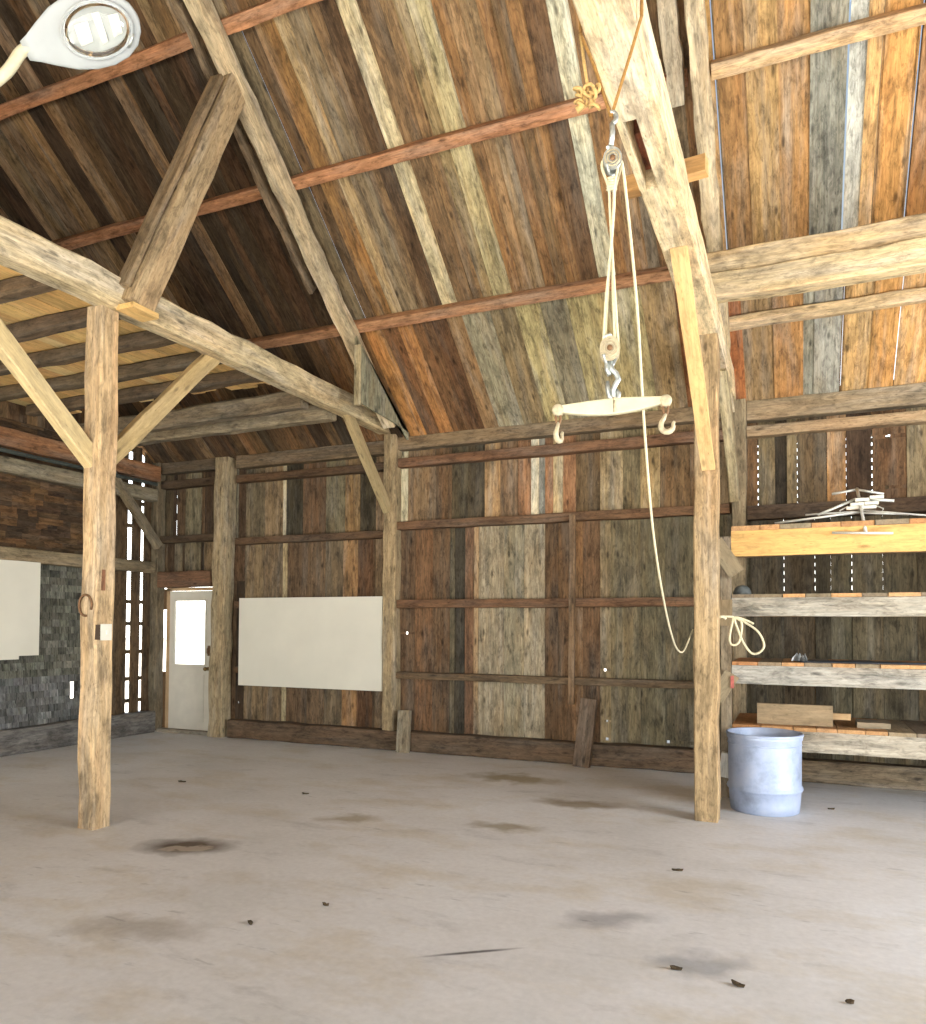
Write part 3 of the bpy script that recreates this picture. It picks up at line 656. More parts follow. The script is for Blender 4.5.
m = MB(); m.box((-9.29, DY, 0), (-9.22, DY + .04, 2.28), S(196, 160, 116)); m.box((-9.29, DY, 2.245), (-8.3, DY + .04, 2.295), S(196, 160, 116)); m.box((-9.36, DY + .01, 0), (-9.29, DY + .03, .95), S(120, 90, 60)); m.box((-9.36, DY + .01, 1.95), (-9.29, DY + .03, 2.28), S(120, 90, 60))
struct(m.build('trim_1', M_LUMBER), 'tan door jamb')
m = MB(); m.box((-9.36, DY - .12, 0), (-8.22, DY + .05, .055), S(150, 140, 120)); struct(m.build('trim_2', M_TIMBER), 'door threshold')

# ------------------------------------------------------------------ white panels
m = MB(); m.box((-7.71, 9.345, .80), (-5.245, 9.375, 2.11), (1, 1, 1)); o = m.build('whiteboard', M_WHITE, origin=(-6.48, 9.36, .8)); tag(o, 'large blank white panel on the back wall rails', 'panel', 'white panels')
m = MB(); m.prism([(-9.34, 4.9, 1.24), (-9.34, 6.98, 1.24), (-9.34, 6.98, 1.285), (-9.34, 7.27, 1.285), (-9.34, 7.27, 2.53), (-9.34, 4.9, 2.53)], (-.02, 0, 0), (1, 1, 1))
o = m.build('whiteboard', M_WHITE, origin=(-9.35, 6.1, 1.24)); tag(o, 'white board fixed to the grey shingled wall', 'panel', 'white panels')
for k, zz in enumerate((.55,)): pass

# ------------------------------------------------------------------ sticks and blocks on the back wall
timber('wooden_stick', (-2.56, 9.345, .74), (-2.545, 9.345, 3.10), .075, .05, S(128, 100, 68), 'tall vertical stick nailed across the girts of the back wall', 'stick', up=(0, 1, 0), mat=M_TIMBER, wob=.003, cham=.004, seed=95)
timber('wooden_block', (-4.86, 9.25, .0), (-4.86, 9.30, .56), .17, .09, S(150, 138, 112), 'grey block leaning on the sill beside the white-panel wall post', 'block', 'leaning blocks', up=(0, 1, 0), wob=.002, cham=.004, seed=96)
timber('wooden_block', (-2.40, 9.22, .0), (-2.32, 9.30, .82), .20, .09, S(112, 88, 62), 'tilted brown board leaning on the sill under the vertical stick', 'block', 'leaning blocks', up=(0, 1, 0), wob=.002, cham=.004, seed=97)

# ------------------------------------------------------------------ shelving
RX0, RX1 = -.59, 3.6
e = empty('shelving_rack', (-.59, 8.2, 0)); tag(e, 'four-tier wooden shelf rack built between post and back wall', 'shelves')
rk = random.Random(44)
def part(name, fn, mat, label=None):
    m = MB(); fn(m); o = m.build(name, mat, e)
    if label: o['label'] = label
    return o
tiers = [(.698, .20, S(172, 160, 138), M_TIMBER), (1.325, .185, S(168, 162, 148), M_TIMBER), (2.0, .185, S(166, 158, 140), M_TIMBER), (2.675, .255, S(226, 172, 92), M_LUMBER)]
for ti, (zt, h, col, mat) in enumerate(tiers):
    part('front_beam', lambda m: m.bar((RX0, 8.225, zt - h / 2), (RX1, 8.225, zt - h / 2), .05, h, col, segs=8, wob=.003, cham=.003, rnd=rk), mat, 'yellow new-lumber front beam' if ti == 3 else None)
    part('back_beam', lambda m: m.bar((RX0, 9.32, zt - .10), (RX1, 9.32, zt - .10), .05, .15, S(132, 106, 76), segs=6, wob=.002, cham=.003, rnd=rk), M_TIMBER)
    x = RX0
    while x < RX1 - .08:
        w = rk.uniform(.17, .30); x1 = min(x + w, RX1); th = .035 if ti != 3 else .048
        c = jit(rk.choice([S(196, 140, 84), S(190, 128, 74), S(200, 148, 94), S(150, 130, 102), S(134, 116, 92)]), .1, rk)
        yf = 8.195 + rk.uniform(-.012, .02)
        part('deck_board', lambda m: m.bar(((x + x1) / 2, yf, zt + th / 2), ((x + x1) / 2, 9.34, zt + th / 2), x1 - x - .006, th, c, rnd=rk), M_LUMBER)
        x = x1
part('rack_post', lambda m: m.bar((-.645, 8.22, 0), (-.645, 8.22, 2.62), .10, .09, S(140, 122, 94), up=(0, 1, 0), segs=10, wob=.003, cham=.004, rnd=rk), M_TIMBER)
part('rack_post', lambda m: m.bar((RX1 + .05, 8.22, 0), (RX1 + .05, 8.22, 2.95), .10, .09, S(140, 122, 94), up=(0, 1, 0), segs=10, wob=.003, cham=.004, rnd=rk), M_TIMBER)
part('bracket', lambda m: m.bar((-.74, 8.14, 2.56), (-.53, 8.14, 2.24), .16, .05, S(150, 132, 102), up=(0, 1, 0), segs=2, rnd=rk), M_LUMBER)
part('bracket', lambda m: m.bar((-.74, 8.15, .98), (-.58, 8.15, 1.24), .15, .045, S(160, 140, 108), up=(0, 1, 0), segs=2, rnd=rk), M_LUMBER)
part('bracket', lambda m: m.bar((-.66, 8.16, 1.72), (-.66, 8.16, 1.98), .16, .05, S(150, 126, 92), up=(0, 1, 0), segs=2, rnd=rk), M_LUMBER)
part('painted_scrap', lambda m: m.box((-.595, 8.11, 1.10), (-.565, 8.13, 1.22), (1, 1, 1)), M_PINK, 'small scrap of worn red paint')
part('foot_block', lambda m: m.bar((-.66, 8.10, .22), (-.63, 8.10, .46), .10, .06, S(214, 210, 198), up=(0, 1, 0), rnd=rk), M_LUMBER, 'whitish block near the floor')

# things on the shelves
def piece(name, p0, p1, w, h, col, label, cat, grp=None, up=(0, 0, 1), mat=M_LUMBER, seed=1):
    return timber(name, p0, p1, w, h, col, label, cat, grp, up=up, mat=mat, wob=.002, cham=.002, segs=3, seed=seed)
zs = .735
piece('wooden_plank', (-.36, 8.36, zs + .105), (.33, 8.36, zs + .105), .05, .205, S(160, 134, 100), 'wide plank standing on edge on the bottom shelf behind the drum', 'plank', 'planks on the bottom shelf', seed=101)
piece('wooden_plank', (-.1, 8.43, zs + .10), (.49, 8.43, zs + .10), .06, .06, S(188, 150, 104), 'narrow stick poking out behind the wide plank on the bottom shelf', 'plank', 'planks on the bottom shelf', seed=102)
piece('wooden_plank', (-.36, 8.50, zs + .03), (.3, 8.50, zs + .03), .18, .05, S(150, 118, 84), 'plank lying flat behind the wide plank on the bottom shelf', 'plank', 'planks on the bottom shelf', seed=103)
piece('wooden_block', (.545, 8.55, zs + .028), (.83, 8.55, zs + .028), .3, .055, S(150, 132, 106), 'flat grey board offcut lying on the bottom shelf', 'block', seed=104)
m = MB(); mx = Matrix.Translation((-.50, 8.42, 2.035))
m.lathe([(.085, 0), (.09, .015), (.086, .04), (.072, .07), (.05, .09), (.02, .102), (.0, .103)], (1, 1, 1), 28, mx); o = m.build('grey_stone', M_STONE, origin=(-.5, 8.42, 2.035)); tag(o, 'dark grey rounded lump at the left end of the third shelf up', 'stone')
m = MB(); rf = random.Random(9)
for k in range(7):
    a = rf.uniform(0, PI); q = V((.05 + rf.uniform(-.07, .07), 8.36 + rf.uniform(-.04, .04), 1.375)); dx = V((math.cos(a), math.sin(a) * .5, 0)) * .05
    m.prism([q - dx, q + dx, q + dx * .4 + V((0, 0, .05 + rf.uniform(0, .03))), q - dx * .6 + V((0, 0, .03))], (.006, .012, 0), (1, 1, 1))
o = m.build('crumpled_plastic', M_FOIL, origin=(.05, 8.36, 1.36)); tag(o, 'crumpled grey plastic scrap on the second shelf up', 'scrap')
m = MB(); m.prism([(.05, 8.30, 1.363), (.9, 8.28, 1.363), (1.3, 8.5, 1.363), (.6, 8.8, 1.363), (.0, 8.62, 1.363)], (0, 0, .008), (1, 1, 1)); o = m.build('dark_sheet', plain('dark_tarp', S(62, 66, 72), .7), origin=(.5, 8.5, 1.363)); tag(o, 'dark thin sheet spread on the second shelf up', 'sheet')

# old television aerial on the top shelf
e = empty('television_aerial', (.58, 8.6, 2.73)); tag(e, 'old silver television aerial lying on the top shelf', 'aerial')
boom0, boom1 = V((.617, 8.15, 2.60)), V((.576, 8.62, 3.10))
m = MB(); m.tube([boom0, boom1], .015, (1, 1, 1)); m.build('boom', M_ALU, e)
def elem(p0, p1, r=.010): m = MB(); m.tube([p0, p1], r, (1, 1, 1)); m.build('rod', M_ALU, e)
elem((.328, 8.13, 2.611), (.84, 8.13, 2.585), .012)
elem((.576, 8.62, 3.09), (.349, 8.60, 3.057), .012); elem((.576, 8.62, 3.09), (.812, 8.60, 3.027), .012)
elem((-.182, 8.30, 2.747), (.60, 8.40, 2.835), .012)
elem((.214, 8.40, 2.824), (.559, 8.50, 2.978), .013)
elem((.10, 8.43, 2.835), (.58, 8.42, 2.84), .010)
elem((.60, 8.50, 2.975), (.888, 8.48, 2.938), .014)
elem((.60, 8.40, 2.85), (1.25, 8.36, 2.75), .009)
elem((.60, 8.38, 2.82), (1.0, 8.40, 2.79), .010)
for (x, z) in ((.608, 2.957), (.735, 2.975), (.565, 2.915), (.69, 2.92), (.53, 2.88), (.67, 2.882)):
    m = MB(); m.box((x - .06, 8.42, z - .015), (x + .06, 8.50, z + .015), (1, 1, 1)); m.build('insulator_block', M_WHITE, e)
for sgn in (-1, 1):
    m = MB(); m.tube([V((.60 + sgn * .12, 8.45, 2.90)), V((.60 + sgn * .19, 8.43, 2.86)), V((.60 + sgn * .17, 8.41, 2.81)), V((.60 + sgn * .06, 8.40, 2.82))], .006, (1, 1, 1), 6); m.build('lead_wire', M_ALU, e)

# ------------------------------------------------------------------ drum
e = empty('metal_drum', (-.275, 7.80, 0)); tag(e, 'open blue-grey metal drum standing on the floor by the post', 'drum')
m = MB(); M0 = Matrix.Translation((-.275, 7.80, 0))
m.lathe([(r_ * .955, z_) for r_, z_ in [(.0, .015), (.30, .015), (.308, .0), (.316, .004), (.326, .09), (.333, .185), (.346, .20), (.352, .215), (.346, .232), (.335, .245), (.336, .40), (.338, .60), (.340, .655), (.350, .672), (.352, .70), (.343, .715), (.334, .705), (.330, .66), (.326, .60), (.325, .25), (.318, .03), (.0, .028)]], (1, 1, 1), 64, M0, close=False)
m.build('drum_shell', M_DRUM, e)
m = MB(); m.lathe([(r_ * .955, z_) for r_, z_ in [(.346, .69), (.356, .70), (.358, .712), (.352, .724), (.341, .722), (.338, .71), (.346, .69)]], (1, 1, 1), 64, M0, close=False); m.build('rolled_rim', M_DRUM, e)
m = MB(); m.tube([(-.275 + .323 * math.cos(t), 7.80 + .323 * math.sin(t), .62) for t in [i * 2 * PI / 48 for i in range(49)]], .006, (1, 1, 1), 6, cap=False); m.build('bead', M_DRUM, e)

# ------------------------------------------------------------------ hoist
HX, HY = -.725, 3.29
fw = V((HX, HY, 0)).normalized(); side = V((fw.y, -fw.x, 0))     # side: across the line of sight, so the bar hangs broadside
def H(s, z, d=0.0): return V((HX, HY, 0)) + side * s + fw * d + V((0, 0, z))
# sling round the beam
e = empty('rope_sling', H(0, 4.32)); tag(e, 'brown hemp rope sling looped round the broad tie beam', 'rope')
m = MB()
m.tube([H(0.0, 3.93), V((-.80, HY - .005, 4.18)), V((-.862, HY, 4.34)), V((-.862, HY, 4.60)), V((-.80, HY, 4.625)), V((-.65, HY, 4.625)), V((-.592, HY, 4.60)), V((-.592, HY, 4.34)), V((-.64, HY - .005, 4.18)), H(0.0, 3.93)], .0075, (1, 1, 1), 8)
m.build('loop', M_HEMP, e)
m = MB(); rk2 = random.Random(3)
base = V((-.80, HY - .01, 4.05))
for k in range(9):
    c = V((-.82, HY - .02, 4.02)) + V((rk2.uniform(-.045, .03), rk2.uniform(-.02, .02), rk2.uniform(-.035, .05)))
    ax = Matrix.Rotation(rk2.uniform(0, 6), 4, 'Z') @ Matrix.Rotation(rk2.uniform(0, 3), 4, 'X')
    m.tube([c + ax @ V((.022 * math.cos(t), .022 * math.sin(t), .006 * math.sin(2 * t))) for t in [i * 2 * PI / 10 for i in range(11)]], .008, (1, 1, 1), 6)
m.tube([V((-.82, HY - .02, 4.05)), V((-.845, HY, 4.20)), V((-.862, HY, 4.34))], .008, (1, 1, 1), 6)
m.tube([V((-.84, HY - .02, 4.0)), V((-.875, HY - .02, 3.985))], [.012, .016], (1, 1, 1), 6)
m.build('knot', M_YELLOW, e, )
# tackle
e = empty('rope_hoist', H(0, 3.9)); tag(e, 'rope tackle with two pulley blocks hanging from the sling', 'hoist')
def hook_pts(top, s0, sz, flip=1, d=0.0):
    """open hook hanging below 'top' (s offset, z)"""
    pts = [H(s0, top, d), H(s0, top - .3 * sz, d)]
    for i in range(10):
        t = PI / 2 + i * (PI * 1.25) / 9
        pts.append(H(s0 + flip * (.26 * sz * math.cos(t)) * -1 * -1, top - .58 * sz + .28 * sz * math.sin(t), d))
    return pts
m = MB()
pts = [H(.0, 3.80), H(.006, 3.86), H(.004, 3.90)] + [H(.004 + .018 * math.sin(t) - 0, 3.925 + .025 * -math.cos(t)) for t in [i * PI / 7 for i in range(0, 9)]]
m.tube(pts, [.012] * 2 + [.011] * (len(pts) - 2), (1, 1, 1), 8); m.build('top_hook', M_GALV, e)
def block(zc, s0, r, name):
    m = MB()
    ax = Matrix.Translation(H(s0, zc)) @ Matrix.Rotation(math.atan2(side.y, side.x), 4, 'Z') @ Matrix.Rotation(PI / 2, 4, 'X')
    for dz in (-.028, .020):                                       # cheeks
        M_ = ax @ Matrix.Translation((0, 0, dz))
        n = 24; prof = []
        a = [m.pt(M_ @ V((r * math.cos(t) * .92, r * 1.15 * math.sin(t), 0)), (1, 1, 1), (0, 0, 0)) for t in [i * 2 * PI / n for i in range(n)]]
        b_ = [m.pt(M_ @ V((r * math.cos(t) * .92, r * 1.15 * math.sin(t), .008)), (1, 1, 1), (0, 0, 0)) for t in [i * 2 * PI / n for i in range(n)]]
        m.f.append(tuple(reversed(a))); m.f.append(tuple(b_)); m.sm += [False] * 2
        for i in range(n): m.f.append((a[i], a[(i + 1) % n], b_[(i + 1) % n], b_[i])); m.sm.append(True)
    blk = m.build(name, M_PALEIRON if zc < 3.5 else M_GALV, e)
    for dz in (-.012, .008):
        m = MB(); M_ = ax @ Matrix.Translation((0, 0, dz)); m.lathe([(.006, -.007), (r * .86, -.007), (r * .78, -.002), (r * .78, .002), (r * .86, .007), (.006, .007)], (1, 1, 1), 24, M_); m.build('sheave', M_GALV, blk)
    m = MB()
    for rr_ in (.45, .72): m.tube([ax @ V((r * rr_ * math.cos(t), r * rr_ * 1.1 * math.sin(t), .031)) for t in [i * 2 * PI / 20 for i in range(21)]], .0035, (1, 1, 1), 6, cap=False); m.tube([ax @ V((r * rr_ * math.cos(t), r * rr_ * 1.1 * math.sin(t), -.030)) for t in [i * 2 * PI / 20 for i in range(21)]], .0035, (1, 1, 1), 6, cap=False)
    m.build('cheek_ring', M_PALEIRON, blk)
    m = MB(); m.lathe([(.0, -.036), (.012, -.036), (.012, .036), (.0, .036)], (1, 1, 1), 12, ax, close=False); m.build('axle_pin', M_IRON, blk)
    m = MB(); m.tube([H(s0 - r * .5, zc + r * 1.0, -.036), H(s0, zc + r * 1.5, 0), H(s0 + r * .5, zc + r * 1.0, .03)], .007, (1, 1, 1), 6); m.build('strap', M_GALV, blk); m = MB()
    m.tube([H(s0 - r * .55, zc - r * .6, -.036), H(s0 - r * .3, zc - r * 1.35, 0), H(s0 + r * .3, zc - r * 1.35, 0), H(s0 + r * .55, zc - r * .6, .03)], .007, (1, 1, 1), 6)
    m.build('strap', M_GALV, blk)
UZ, LZ = 3.73, 2.90
block(UZ, .006, .044, 'upper_block'); block(LZ, -.006, .047, 'lower_block')
for (s1, s2, d1, d2) in ((-.040, .034, -.012, -.012), (-.034, .020, .010, .010), (.030, -.030, -.016, -.014), (.040, -.022, .012, .010)):
    m = MB(); m.tube(smooth([H(s1 * .8, UZ + .01, d1), H(s1, UZ - .03, d1), H(s1 * .35 + .003, UZ - .12, d1), H(s1 * .22 + .003, UZ - .22, d1 * .6), H((s1 * .05 + s2 * .22), UZ - .42, (d1 + d2) * .4), H(s2 * .66 - .004, LZ + .20, d2), H(s2 - .004, LZ + .02, d2)], 4), .0058, (1, 1, 1), 8); m.build('fall_rope', M_ROPE, e)
# lashing where ropes gather under the upper block
m = MB()
for k in range(5): m.tube([H(.018 * math.cos(t) + .002, UZ - .075 - .012 * k + .006 * math.sin(t), .018 * math.sin(t)) for t in [i * 2 * PI / 10 for i in range(11)]], .0065, (1, 1, 1), 6)
m.build('lashing', M_ROPE, e)
m = MB()                                                            # lower swivel hook
m.tube([H(-.002, LZ - .05), H(.002, LZ - .085), H(.022, LZ - .105), H(.03, LZ - .13), H(.016, LZ - .155), H(.008, LZ - .175), H(.014, LZ - .205), H(.03, LZ - .225)], [.010, .012, .012, .013, .012, .012, .011, .008], (1, 1, 1), 8)
m.tube([H(-.02, LZ - .05), H(-.018, LZ - .085), H(-.008, LZ - .11)], .010, (1, 1, 1), 8)
m.build('bottom_hook', M_GALV, e)
m = MB(); m.tube([H(-.016, LZ - .135), H(-.014, LZ - .17), H(-.006, LZ - .205), H(.012, LZ - .222), H(.03, LZ - .21), H(.032, LZ - .19), H(.02, LZ - .175)], [.008] + [.011] * 5 + [.008], (1, 1, 1), 8); m.build('shackle', M_GALV, e)
# loose hauling rope that runs to the post
P = lambda x, y, z: V((x, y, z))
ctl = [H(.036, UZ + .0, .0), H(.052, UZ - .045), V((-.655, 3.392, 3.373)), V((-.647, 3.491, 3.095)), V((-.654, 3.628, 2.814)), V((-.679, 3.874, 2.585)), V((-.726, 4.355, 2.243)), V((-.783, 4.993, 1.969)), V((-.828, 5.634, 1.717)), V((-.858, 6.2, 1.545)), V((-.862, 6.605, 1.496)), V((-.868, 6.982, 1.564)), V((-.866, 7.2, 1.64)), V((-.86, 7.30, 1.68))]
m = MB(); m.tube(smooth(ctl), .0068, (1, 1, 1), 8); m.build('hauling_rope', M_ROPE, e)
# spreader bar under the tackle
bz = 2.652
e = empty('spreader_bar', H(0, bz)); tag(e, 'cream painted hanging spreader bar with a hook at each end', 'bar')
m = MB(); L = .232; n = 14; rings = []
for i in range(n + 1):
    t = -1 + 2 * i / n; hh = .0125 + .022 * (1 - abs(t) ** 1.7); zc = bz + .010 * t - .010 * (1 - t * t) + .010
    rings.append([m.pt(H(t * L, zc + hh * q[1], .016 * q[0]), (1, 1, 1), (t, q[0], q[1])) for q in ((-1, -.8), (-.8, -1), (.8, -1), (1, -.8), (1, .8), (.8, 1), (-.8, 1), (-1, .8))])
for i in range(n):
    for k in range(8): m.f.append((rings[i][k], rings[i + 1][k], rings[i + 1][(k + 1) % 8], rings[i][(k + 1) % 8])); m.sm.append(False)
m.f.append(tuple(rings[0])); m.f.append(tuple(reversed(rings[-1]))); m.sm += [False] * 2
m.build('bar_body', M_PALEPAINT, e)
m = MB(); m.tube([H(.012, bz + .022, -.018), H(.014, bz - .02, -.021), H(.012, bz - .028, -.019)], .005, (1, 1, 1), 6); m.tube([H(.012, bz + .022, -.018), H(.014, bz + .052, 0), H(.012, bz + .022, .018)], .006, (1, 1, 1), 6); m.build('centre_staple', M_PALEIRON, e)
def endhook(s0, zoff, flip, twist):
    z0 = bz + zoff
    m = MB(); m.lathe([(.010, -.020), (.022, -.020), (.026, -.012), (.026, .012), (.022, .020), (.010, .020)], (1, 1, 1), 18, Matrix.Translation(H(s0, z0)) @ Matrix.Rotation(math.atan2(side.y, side.x), 4, 'Z') @ Matrix.Rotation(PI / 2, 4, 'X'))
    cap = m.build('end_ferrule', M_PALEIRON, e)
    m = MB(); c = z0 - .035
    m.tube([H(s0 + .018 * math.sin(t) * .6, c + .022 * math.cos(t)) for t in [i * 2 * PI / 12 for i in range(13)]], .006, (1, 1, 1), 6, cap=False); m.build('link', M_IRON, e)
    m = MB(); zt = c - .02; cs, sn = math.cos(twist), math.sin(twist)
    path = [(0, 0), (-.006 * flip, -.018), (-.016 * flip, -.034)] + [(.006 * flip - flip * .026 * math.cos(t), -.052 - .026 * math.sin(t)) for t in [i * PI * 1.1 / 8 for i in range(9)]] + [(.036 * flip, -.034)]
    m.tube([H(s0 + x * cs, zt + z, x * sn) for x, z in path], [.007, .009, .011] + [.0125] * 6 + [.011, .009, .008, .006], (1, 1, 1), 8); m.build('end_hook', M_PALEIRON, e)
endhook(-L + .004, -.004, 1, 1.1); endhook(L - .004, .014, 1, 0.0)

# rope coil tied to the post
e_ = MB()
e_.tube(smooth([V((-.62, 7.28, 1.80)), V((-.55, 7.30, 1.80)), V((-.50, 7.31, 1.79)), V((-.44, 7.31, 1.74)), V((-.46, 7.31, 1.58)), V((-.52, 7.31, 1.545)), V((-.545, 7.31, 1.60)), V((-.52, 7.31, 1.74)), V((-.50, 7.31, 1.79)), V((-.40, 7.31, 1.74)), V((-.30, 7.31, 1.66)), V((-.255, 7.31, 1.55)), V((-.29, 7.31, 1.485)), V((-.36, 7.31, 1.475)), V((-.43, 7.31, 1.575)), V((-.47, 7.31, 1.68)), V((-.50, 7.31, 1.79)), V((-.40, 7.32, 1.765)), V((-.34, 7.32, 1.735))]), .010, (1, 1, 1), 8)
e_.tube([V((-.618, 7.22, 1.795)), V((-.600, 7.29, 1.80)), V((-.57, 7.30, 1.78))], .013, (1, 1, 1), 8)
o = e_.build('rope_coil', M_ROPE, origin=(-.45, 7.3, 1.6)); tag(o, 'loops of pale rope tied to the post above the drum', 'rope')

# horseshoe and switch box on the left post
m = MB(); hc = V((-5.425, 4.643, 1.86)); pts = []
for i in range(22):
    t = math.radians(-62 + i * 304 / 21 - 0) + PI / 2 + PI + math.radians(28 + 100)
    pts.append(hc + V((.072 * math.cos(t), 0, .088 * math.sin(t))))
m.tube(pts, .011, (1, 1, 1), 6); o = m.build('horseshoe', M_IRON, origin=hc); tag(o, 'rusty horseshoe hung on the post', 'horseshoe')
e = empty('switch_box', (-5.36, 4.69, 1.64)); tag(e, 'small switch box with white cover on the post below the horseshoe', 'switch')
m = MB(); m.box((-5.345, 4.66, 1.575), (-5.262, 4.76, 1.70), (1, 1, 1)); m.build('back_box', M_DARK, e)
m = MB(); m.box((-5.262, 4.655, 1.57), (-5.256, 4.765, 1.705), (1, 1, 1)); m.box((-5.256, 4.715, 1.62), (-5.250, 4.735, 1.66), (1, 1, 1)); m.build('cover_plate', M_WHITE, e, )
# iron strap / notch on the same post
m = MB(); m.box((-5.345, 4.70, 1.985), (-5.305, 4.735, 2.16), S(120, 80, 52)); o = m.build('wooden_peg', M_TIMBER, origin=(-5.33, 4.72, 2.07)); tag(o, 'small brown peg in the post above the switch box', 'peg')

# ------------------------------------------------------------------ yard lamp
e = empty('yard_lamp', (-3.5, 2.95, 4.9)); tag(e, 'white cobra-head yard lamp on a pipe arm up under the roof', 'lamp')
LC = V((-3.53, 2.95, 4.92))                                        # centre of the head
ax = V((.585, .25, .20)).normalized()                              # long axis, pointing to the nose
vw = (V((0, 0, 1.7)) - LC).normalized()                            # lens faces roughly down towards the room
nrm = (V((.38, -.30, -.88)) * .55 + vw * .75); nrm = (nrm - ax * nrm.dot(ax)).normalized(); sd = nrm.cross(ax).normalized()
def LP(a, s, n): return LC + ax * a + sd * s + nrm * n
m = MB(); prof = [(-.34, .045, .05), (-.29, .065, .065), (-.22, .10, .085), (-.12, .145, .105), (-.02, .168, .118), (.08, .172, .115), (.17, .155, .10), (.24, .118, .08), (.285, .065, .05), (.30, .02, .02)]
n = 24; rings = []
for (a, w, h) in prof:
    ring = []
    for k in range(n):
        t = 2 * PI * k / n; y = math.sin(t)
        ring.append(m.pt(LP(a, w * math.cos(t), -h * y * (1.0 if y > 0 else .16)), (1, 1, 1), (0, 0, 0)))
    rings.append(ring)
for i in range(len(rings) - 1):
    for k in range(n): m.f.append((rings[i][k], rings[i][(k + 1) % n], rings[i + 1][(k + 1) % n], rings[i + 1][k])); m.sm.append(True)
m.f.append(tuple(rings[0])); m.f.append(tuple(reversed(rings[-1]))); m.sm += [True] * 2
m.build('housing', M_LAMPH, e)
def oval(m, a0, ra, rs, n0, prof, nseg=32):
    rings = [[m.pt(LP(a0 + ra * k * math.cos(t), rs * k * math.sin(t), n0 + z), (1, 1, 1), (0, 0, 0)) for t in [i * 2 * PI / nseg for i in range(nseg)]] for k, z in prof]
    for i in range(len(rings) - 1):
        for k in range(nseg): m.f.append((rings[i][k], rings[i][(k + 1) % nseg], rings[i + 1][(k + 1) % nseg], rings[i + 1][k])); m.sm.append(True)
    m.f.append(tuple(rings[-1])); m.sm.append(True)
m = MB(); oval(m, .07, .185, .125, .02, [(1.06, -.004), (1.06, .008), (1.0, .010), (.97, .004)]); m.build('lens_frame', M_LAMPH, e)
m = MB(); oval(m, .07, .18, .12, .026, [(1.0, 0), (.96, .022), (.82, .042), (.6, .055), (.3, .062), (.05, .064)]); m.build('lens', M_LENS, e)
m = MB()                                                            # pale reflector facets under the lens
for (a0, s0, a1, s1) in ((-.06, -.06, .02, .05), (.06, -.08, .10, .08), (.14, -.06, .2, .05)):
    m.prism([LP(a0, s0, .028), LP(a1, s0 + .01, .034), LP(a1 + .02, s1, .030), LP(a0 + .02, s1, .036)], nrm * -.004, (1, 1, 1))
m.build('reflector', M_ALU, e)
m = MB(); m.tube([LP(.19, -.11, .02), LP(.22, -.085, .03), LP(.245, -.055, .02)], .008, (1, 1, 1), 6); m.build('latch', M_GALV, e)
m = MB(); m.tube(smooth([LP(-.28, 0, -.02), LP(-.36, 0, -.01), V((-3.96, 2.777, 4.675)), V((-4.25, 2.66, 4.50)), V((-4.8, 2.45, 4.44)), V((-5.27, 2.3, 4.47))]), .03, (1, 1, 1), 12); m.build('pipe_arm', M_PALEPAINT, e)
m = MB(); m.box((-5.285, 2.22, 4.42), (-5.265, 2.38, 4.62), (1, 1, 1)); m.build('mounting_plate', M_GALV, e)

# ------------------------------------------------------------------ scraps on the floor
def scrap(x, y, s, rot, label):
    m = MB(); r = random.Random(int(x * 100)); M_ = Matrix.Translation((x, y, .003)) @ Matrix.Rotation(rot, 4, 'Z')
    n = 9; s *= .8; prof = [(math.cos(i * 2 * PI / n) * s * r.uniform(.7, 1.2), math.sin(i * 2 * PI / n) * s * .4 * r.uniform(.6, 1.3)) for i in range(n)]
    top = [m.pt(M_ @ V((px, py, .006 + r.uniform(0, .012))), (1, 1, 1), (0, 0, 0)) for px, py in prof]; bot = [m.pt(M_ @ V((px * .8, py * .8, 0)), (1, 1, 1), (0, 0, 0)) for px, py in prof]
    c = m.pt(M_ @ V((0, 0, .012)), (1, 1, 1), (0, 0, 0))
    for i in range(n):
        m.f.append((top[i], top[(i + 1) % n], c)); m.f.append((bot[i], bot[(i + 1) % n], top[(i + 1) % n], top[i])); m.sm += [False] * 2
    m.f.append(tuple(reversed(bot))); m.sm.append(False)
    o = m.build('dead_leaf', M_DEBRIS, origin=(x, y, 0)); tag(o, label, 'leaf', 'scraps on the concrete floor')
scrap(-.764, 5.586, .055, .3, 'dark leaf scrap on the floor in front of the drum-side post')
scrap(-.551, 3.983, .045, .1, 'dark leaf scrap on the floor below the hanging bar, close to the viewer')
scrap(-2.863, 3.599, .045, -.6, 'dark leaf scrap on the open floor, the one lying nearest the skid mark')
scrap(-2.626, 4.014, .03, .2, 'small leaf crumb on the open floor midway to the round stain')
scrap(.216, 3.946, .03, .0, 'leaf crumb at the right edge of the near floor')
scrap(-.261, 3.925, .045, -.5, 'thin twig-like scrap between two dark leaf scraps on the near floor')
scrap(-4.55, 6.55, .05, .5, 'small dark scrap on the floor beyond the round stain')
scrap(-6.1, 6.5, .06, .2, 'dark scrap on the floor behind the horseshoe post')
scrap(.30, 8.05, .04, .2, 'dark crumb on the floor right of the drum under the shelves')

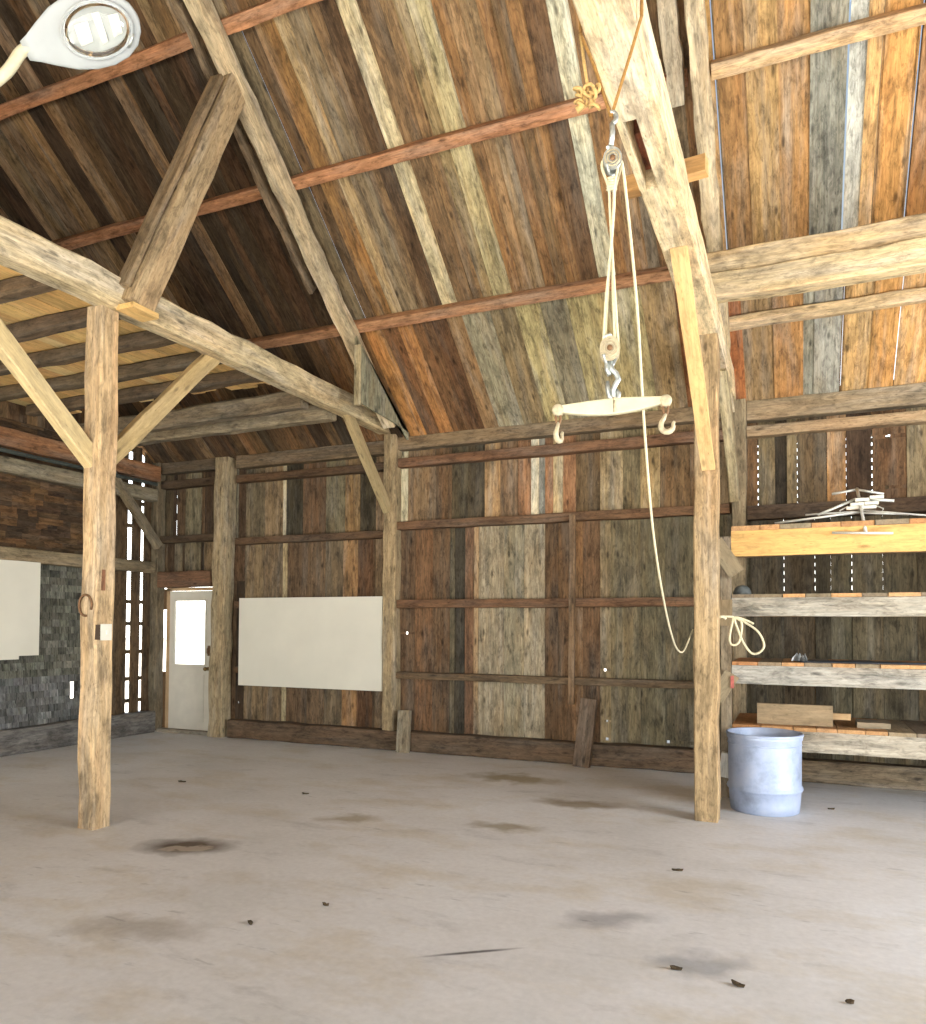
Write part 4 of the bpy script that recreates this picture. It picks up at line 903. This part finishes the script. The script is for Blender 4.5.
# ------------------------------------------------------------------ camera
cam = bpy.data.cameras.new('camera'); co = bpy.data.objects.new('camera', cam); COL.objects.link(co)
yw, pt, rl_ = math.radians(23.327), math.radians(1.61), math.radians(-.282)
co.location = (0, 0, 1.7)
f = V((-math.sin(yw) * math.cos(pt), math.cos(yw) * math.cos(pt), math.sin(pt))); r0 = V((math.cos(yw), math.sin(yw), 0)); u0 = r0.cross(f)
r1 = r0 * math.cos(rl_) - u0 * math.sin(rl_) * -1 * -1; u1 = r0 * math.sin(rl_) + u0 * math.cos(rl_)
co.matrix_world = Matrix(((r1.x, u1.x, -f.x, 0), (r1.y, u1.y, -f.y, 0), (r1.z, u1.z, -f.z, 1.7), (0, 0, 0, 1)))
cam.sensor_fit = 'HORIZONTAL'; cam.sensor_width = 36; cam.lens = 36 * 770.7 / 926; cam.shift_y = (604.73 - 512) / 926
cam.clip_start = .05; cam.clip_end = 500
sc.camera = co

# ------------------------------------------------------------------ light
w = bpy.data.worlds.new('sky'); sc.world = w; w.use_nodes = True; nt = w.node_tree; nt.nodes.clear()
out = nt.nodes.new('ShaderNodeOutputWorld'); bg = nt.nodes.new('ShaderNodeBackground'); nt.links.new(bg.outputs[0], out.inputs[0])
tc = nt.nodes.new('ShaderNodeTexCoord'); sp = nt.nodes.new('ShaderNodeSeparateXYZ'); nt.links.new(tc.outputs['Generated'], sp.inputs[0])
rp = nt.nodes.new('ShaderNodeValToRGB'); e_ = rp.color_ramp.elements
e_[0].position = 0.0; e_[0].color = (2.2, 2.15, 2.0, 1); e_[1].position = .8; e_[1].color = (.09, .14, .22, 1)
x = e_.new(.16); x.color = (1.3, 1.38, 1.46, 1); x = e_.new(.4); x.color = (.17, .20, .235, 1)
nt.links.new(sp.outputs['Z'], rp.inputs[0]); nt.links.new(rp.outputs[0], bg.inputs[0]); bg.inputs[1].default_value = 3.0

def light(name, typ, loc, rot, energy, color=(1, 1, 1), **kw):
    l = bpy.data.lights.new(name, typ); l.energy = energy; l.color = color
    for k, v in kw.items(): setattr(l, k, v)
    o = bpy.data.objects.new(name, l); COL.objects.link(o); o.location = loc; o.rotation_euler = rot; return o
sun = light('sun', 'SUN', (12, -4, 14), (0, 0, 0), 32.0, (1.0, .96, .89), angle=math.radians(.6))
sun.rotation_euler = V((-.30, 1.0, -.74)).to_track_quat('-Z', 'Y').to_euler()
# daylight through the two big doorways
light('doorway_daylight', 'AREA', (XR0 + .25, (RDY0 + RDY1) / 2, RDZ / 2), (0, PI / 2, 0), 850, (.88, .94, 1.0), shape='RECTANGLE', size=RDZ, size_y=RDY1 - RDY0)
light('doorway_daylight', 'AREA', (-1.7, -3.7, 2.0), (PI / 2, 0, 0), 300, (.94, .97, 1.0), shape='RECTANGLE', size=12.4, size_y=4.0)

sc.view_settings.view_transform = 'Standard'; sc.view_settings.look = 'None'; sc.view_settings.gamma = 1; sc.view_settings.exposure = 0.12
sc.view_settings.use_curve_mapping = False
sc.cycles.use_denoising = True
sc.cycles.max_bounces = 8; sc.cycles.diffuse_bounces = 5; sc.cycles.transmission_bounces = 6
sc.cycles.sample_clamp_indirect = 8.0
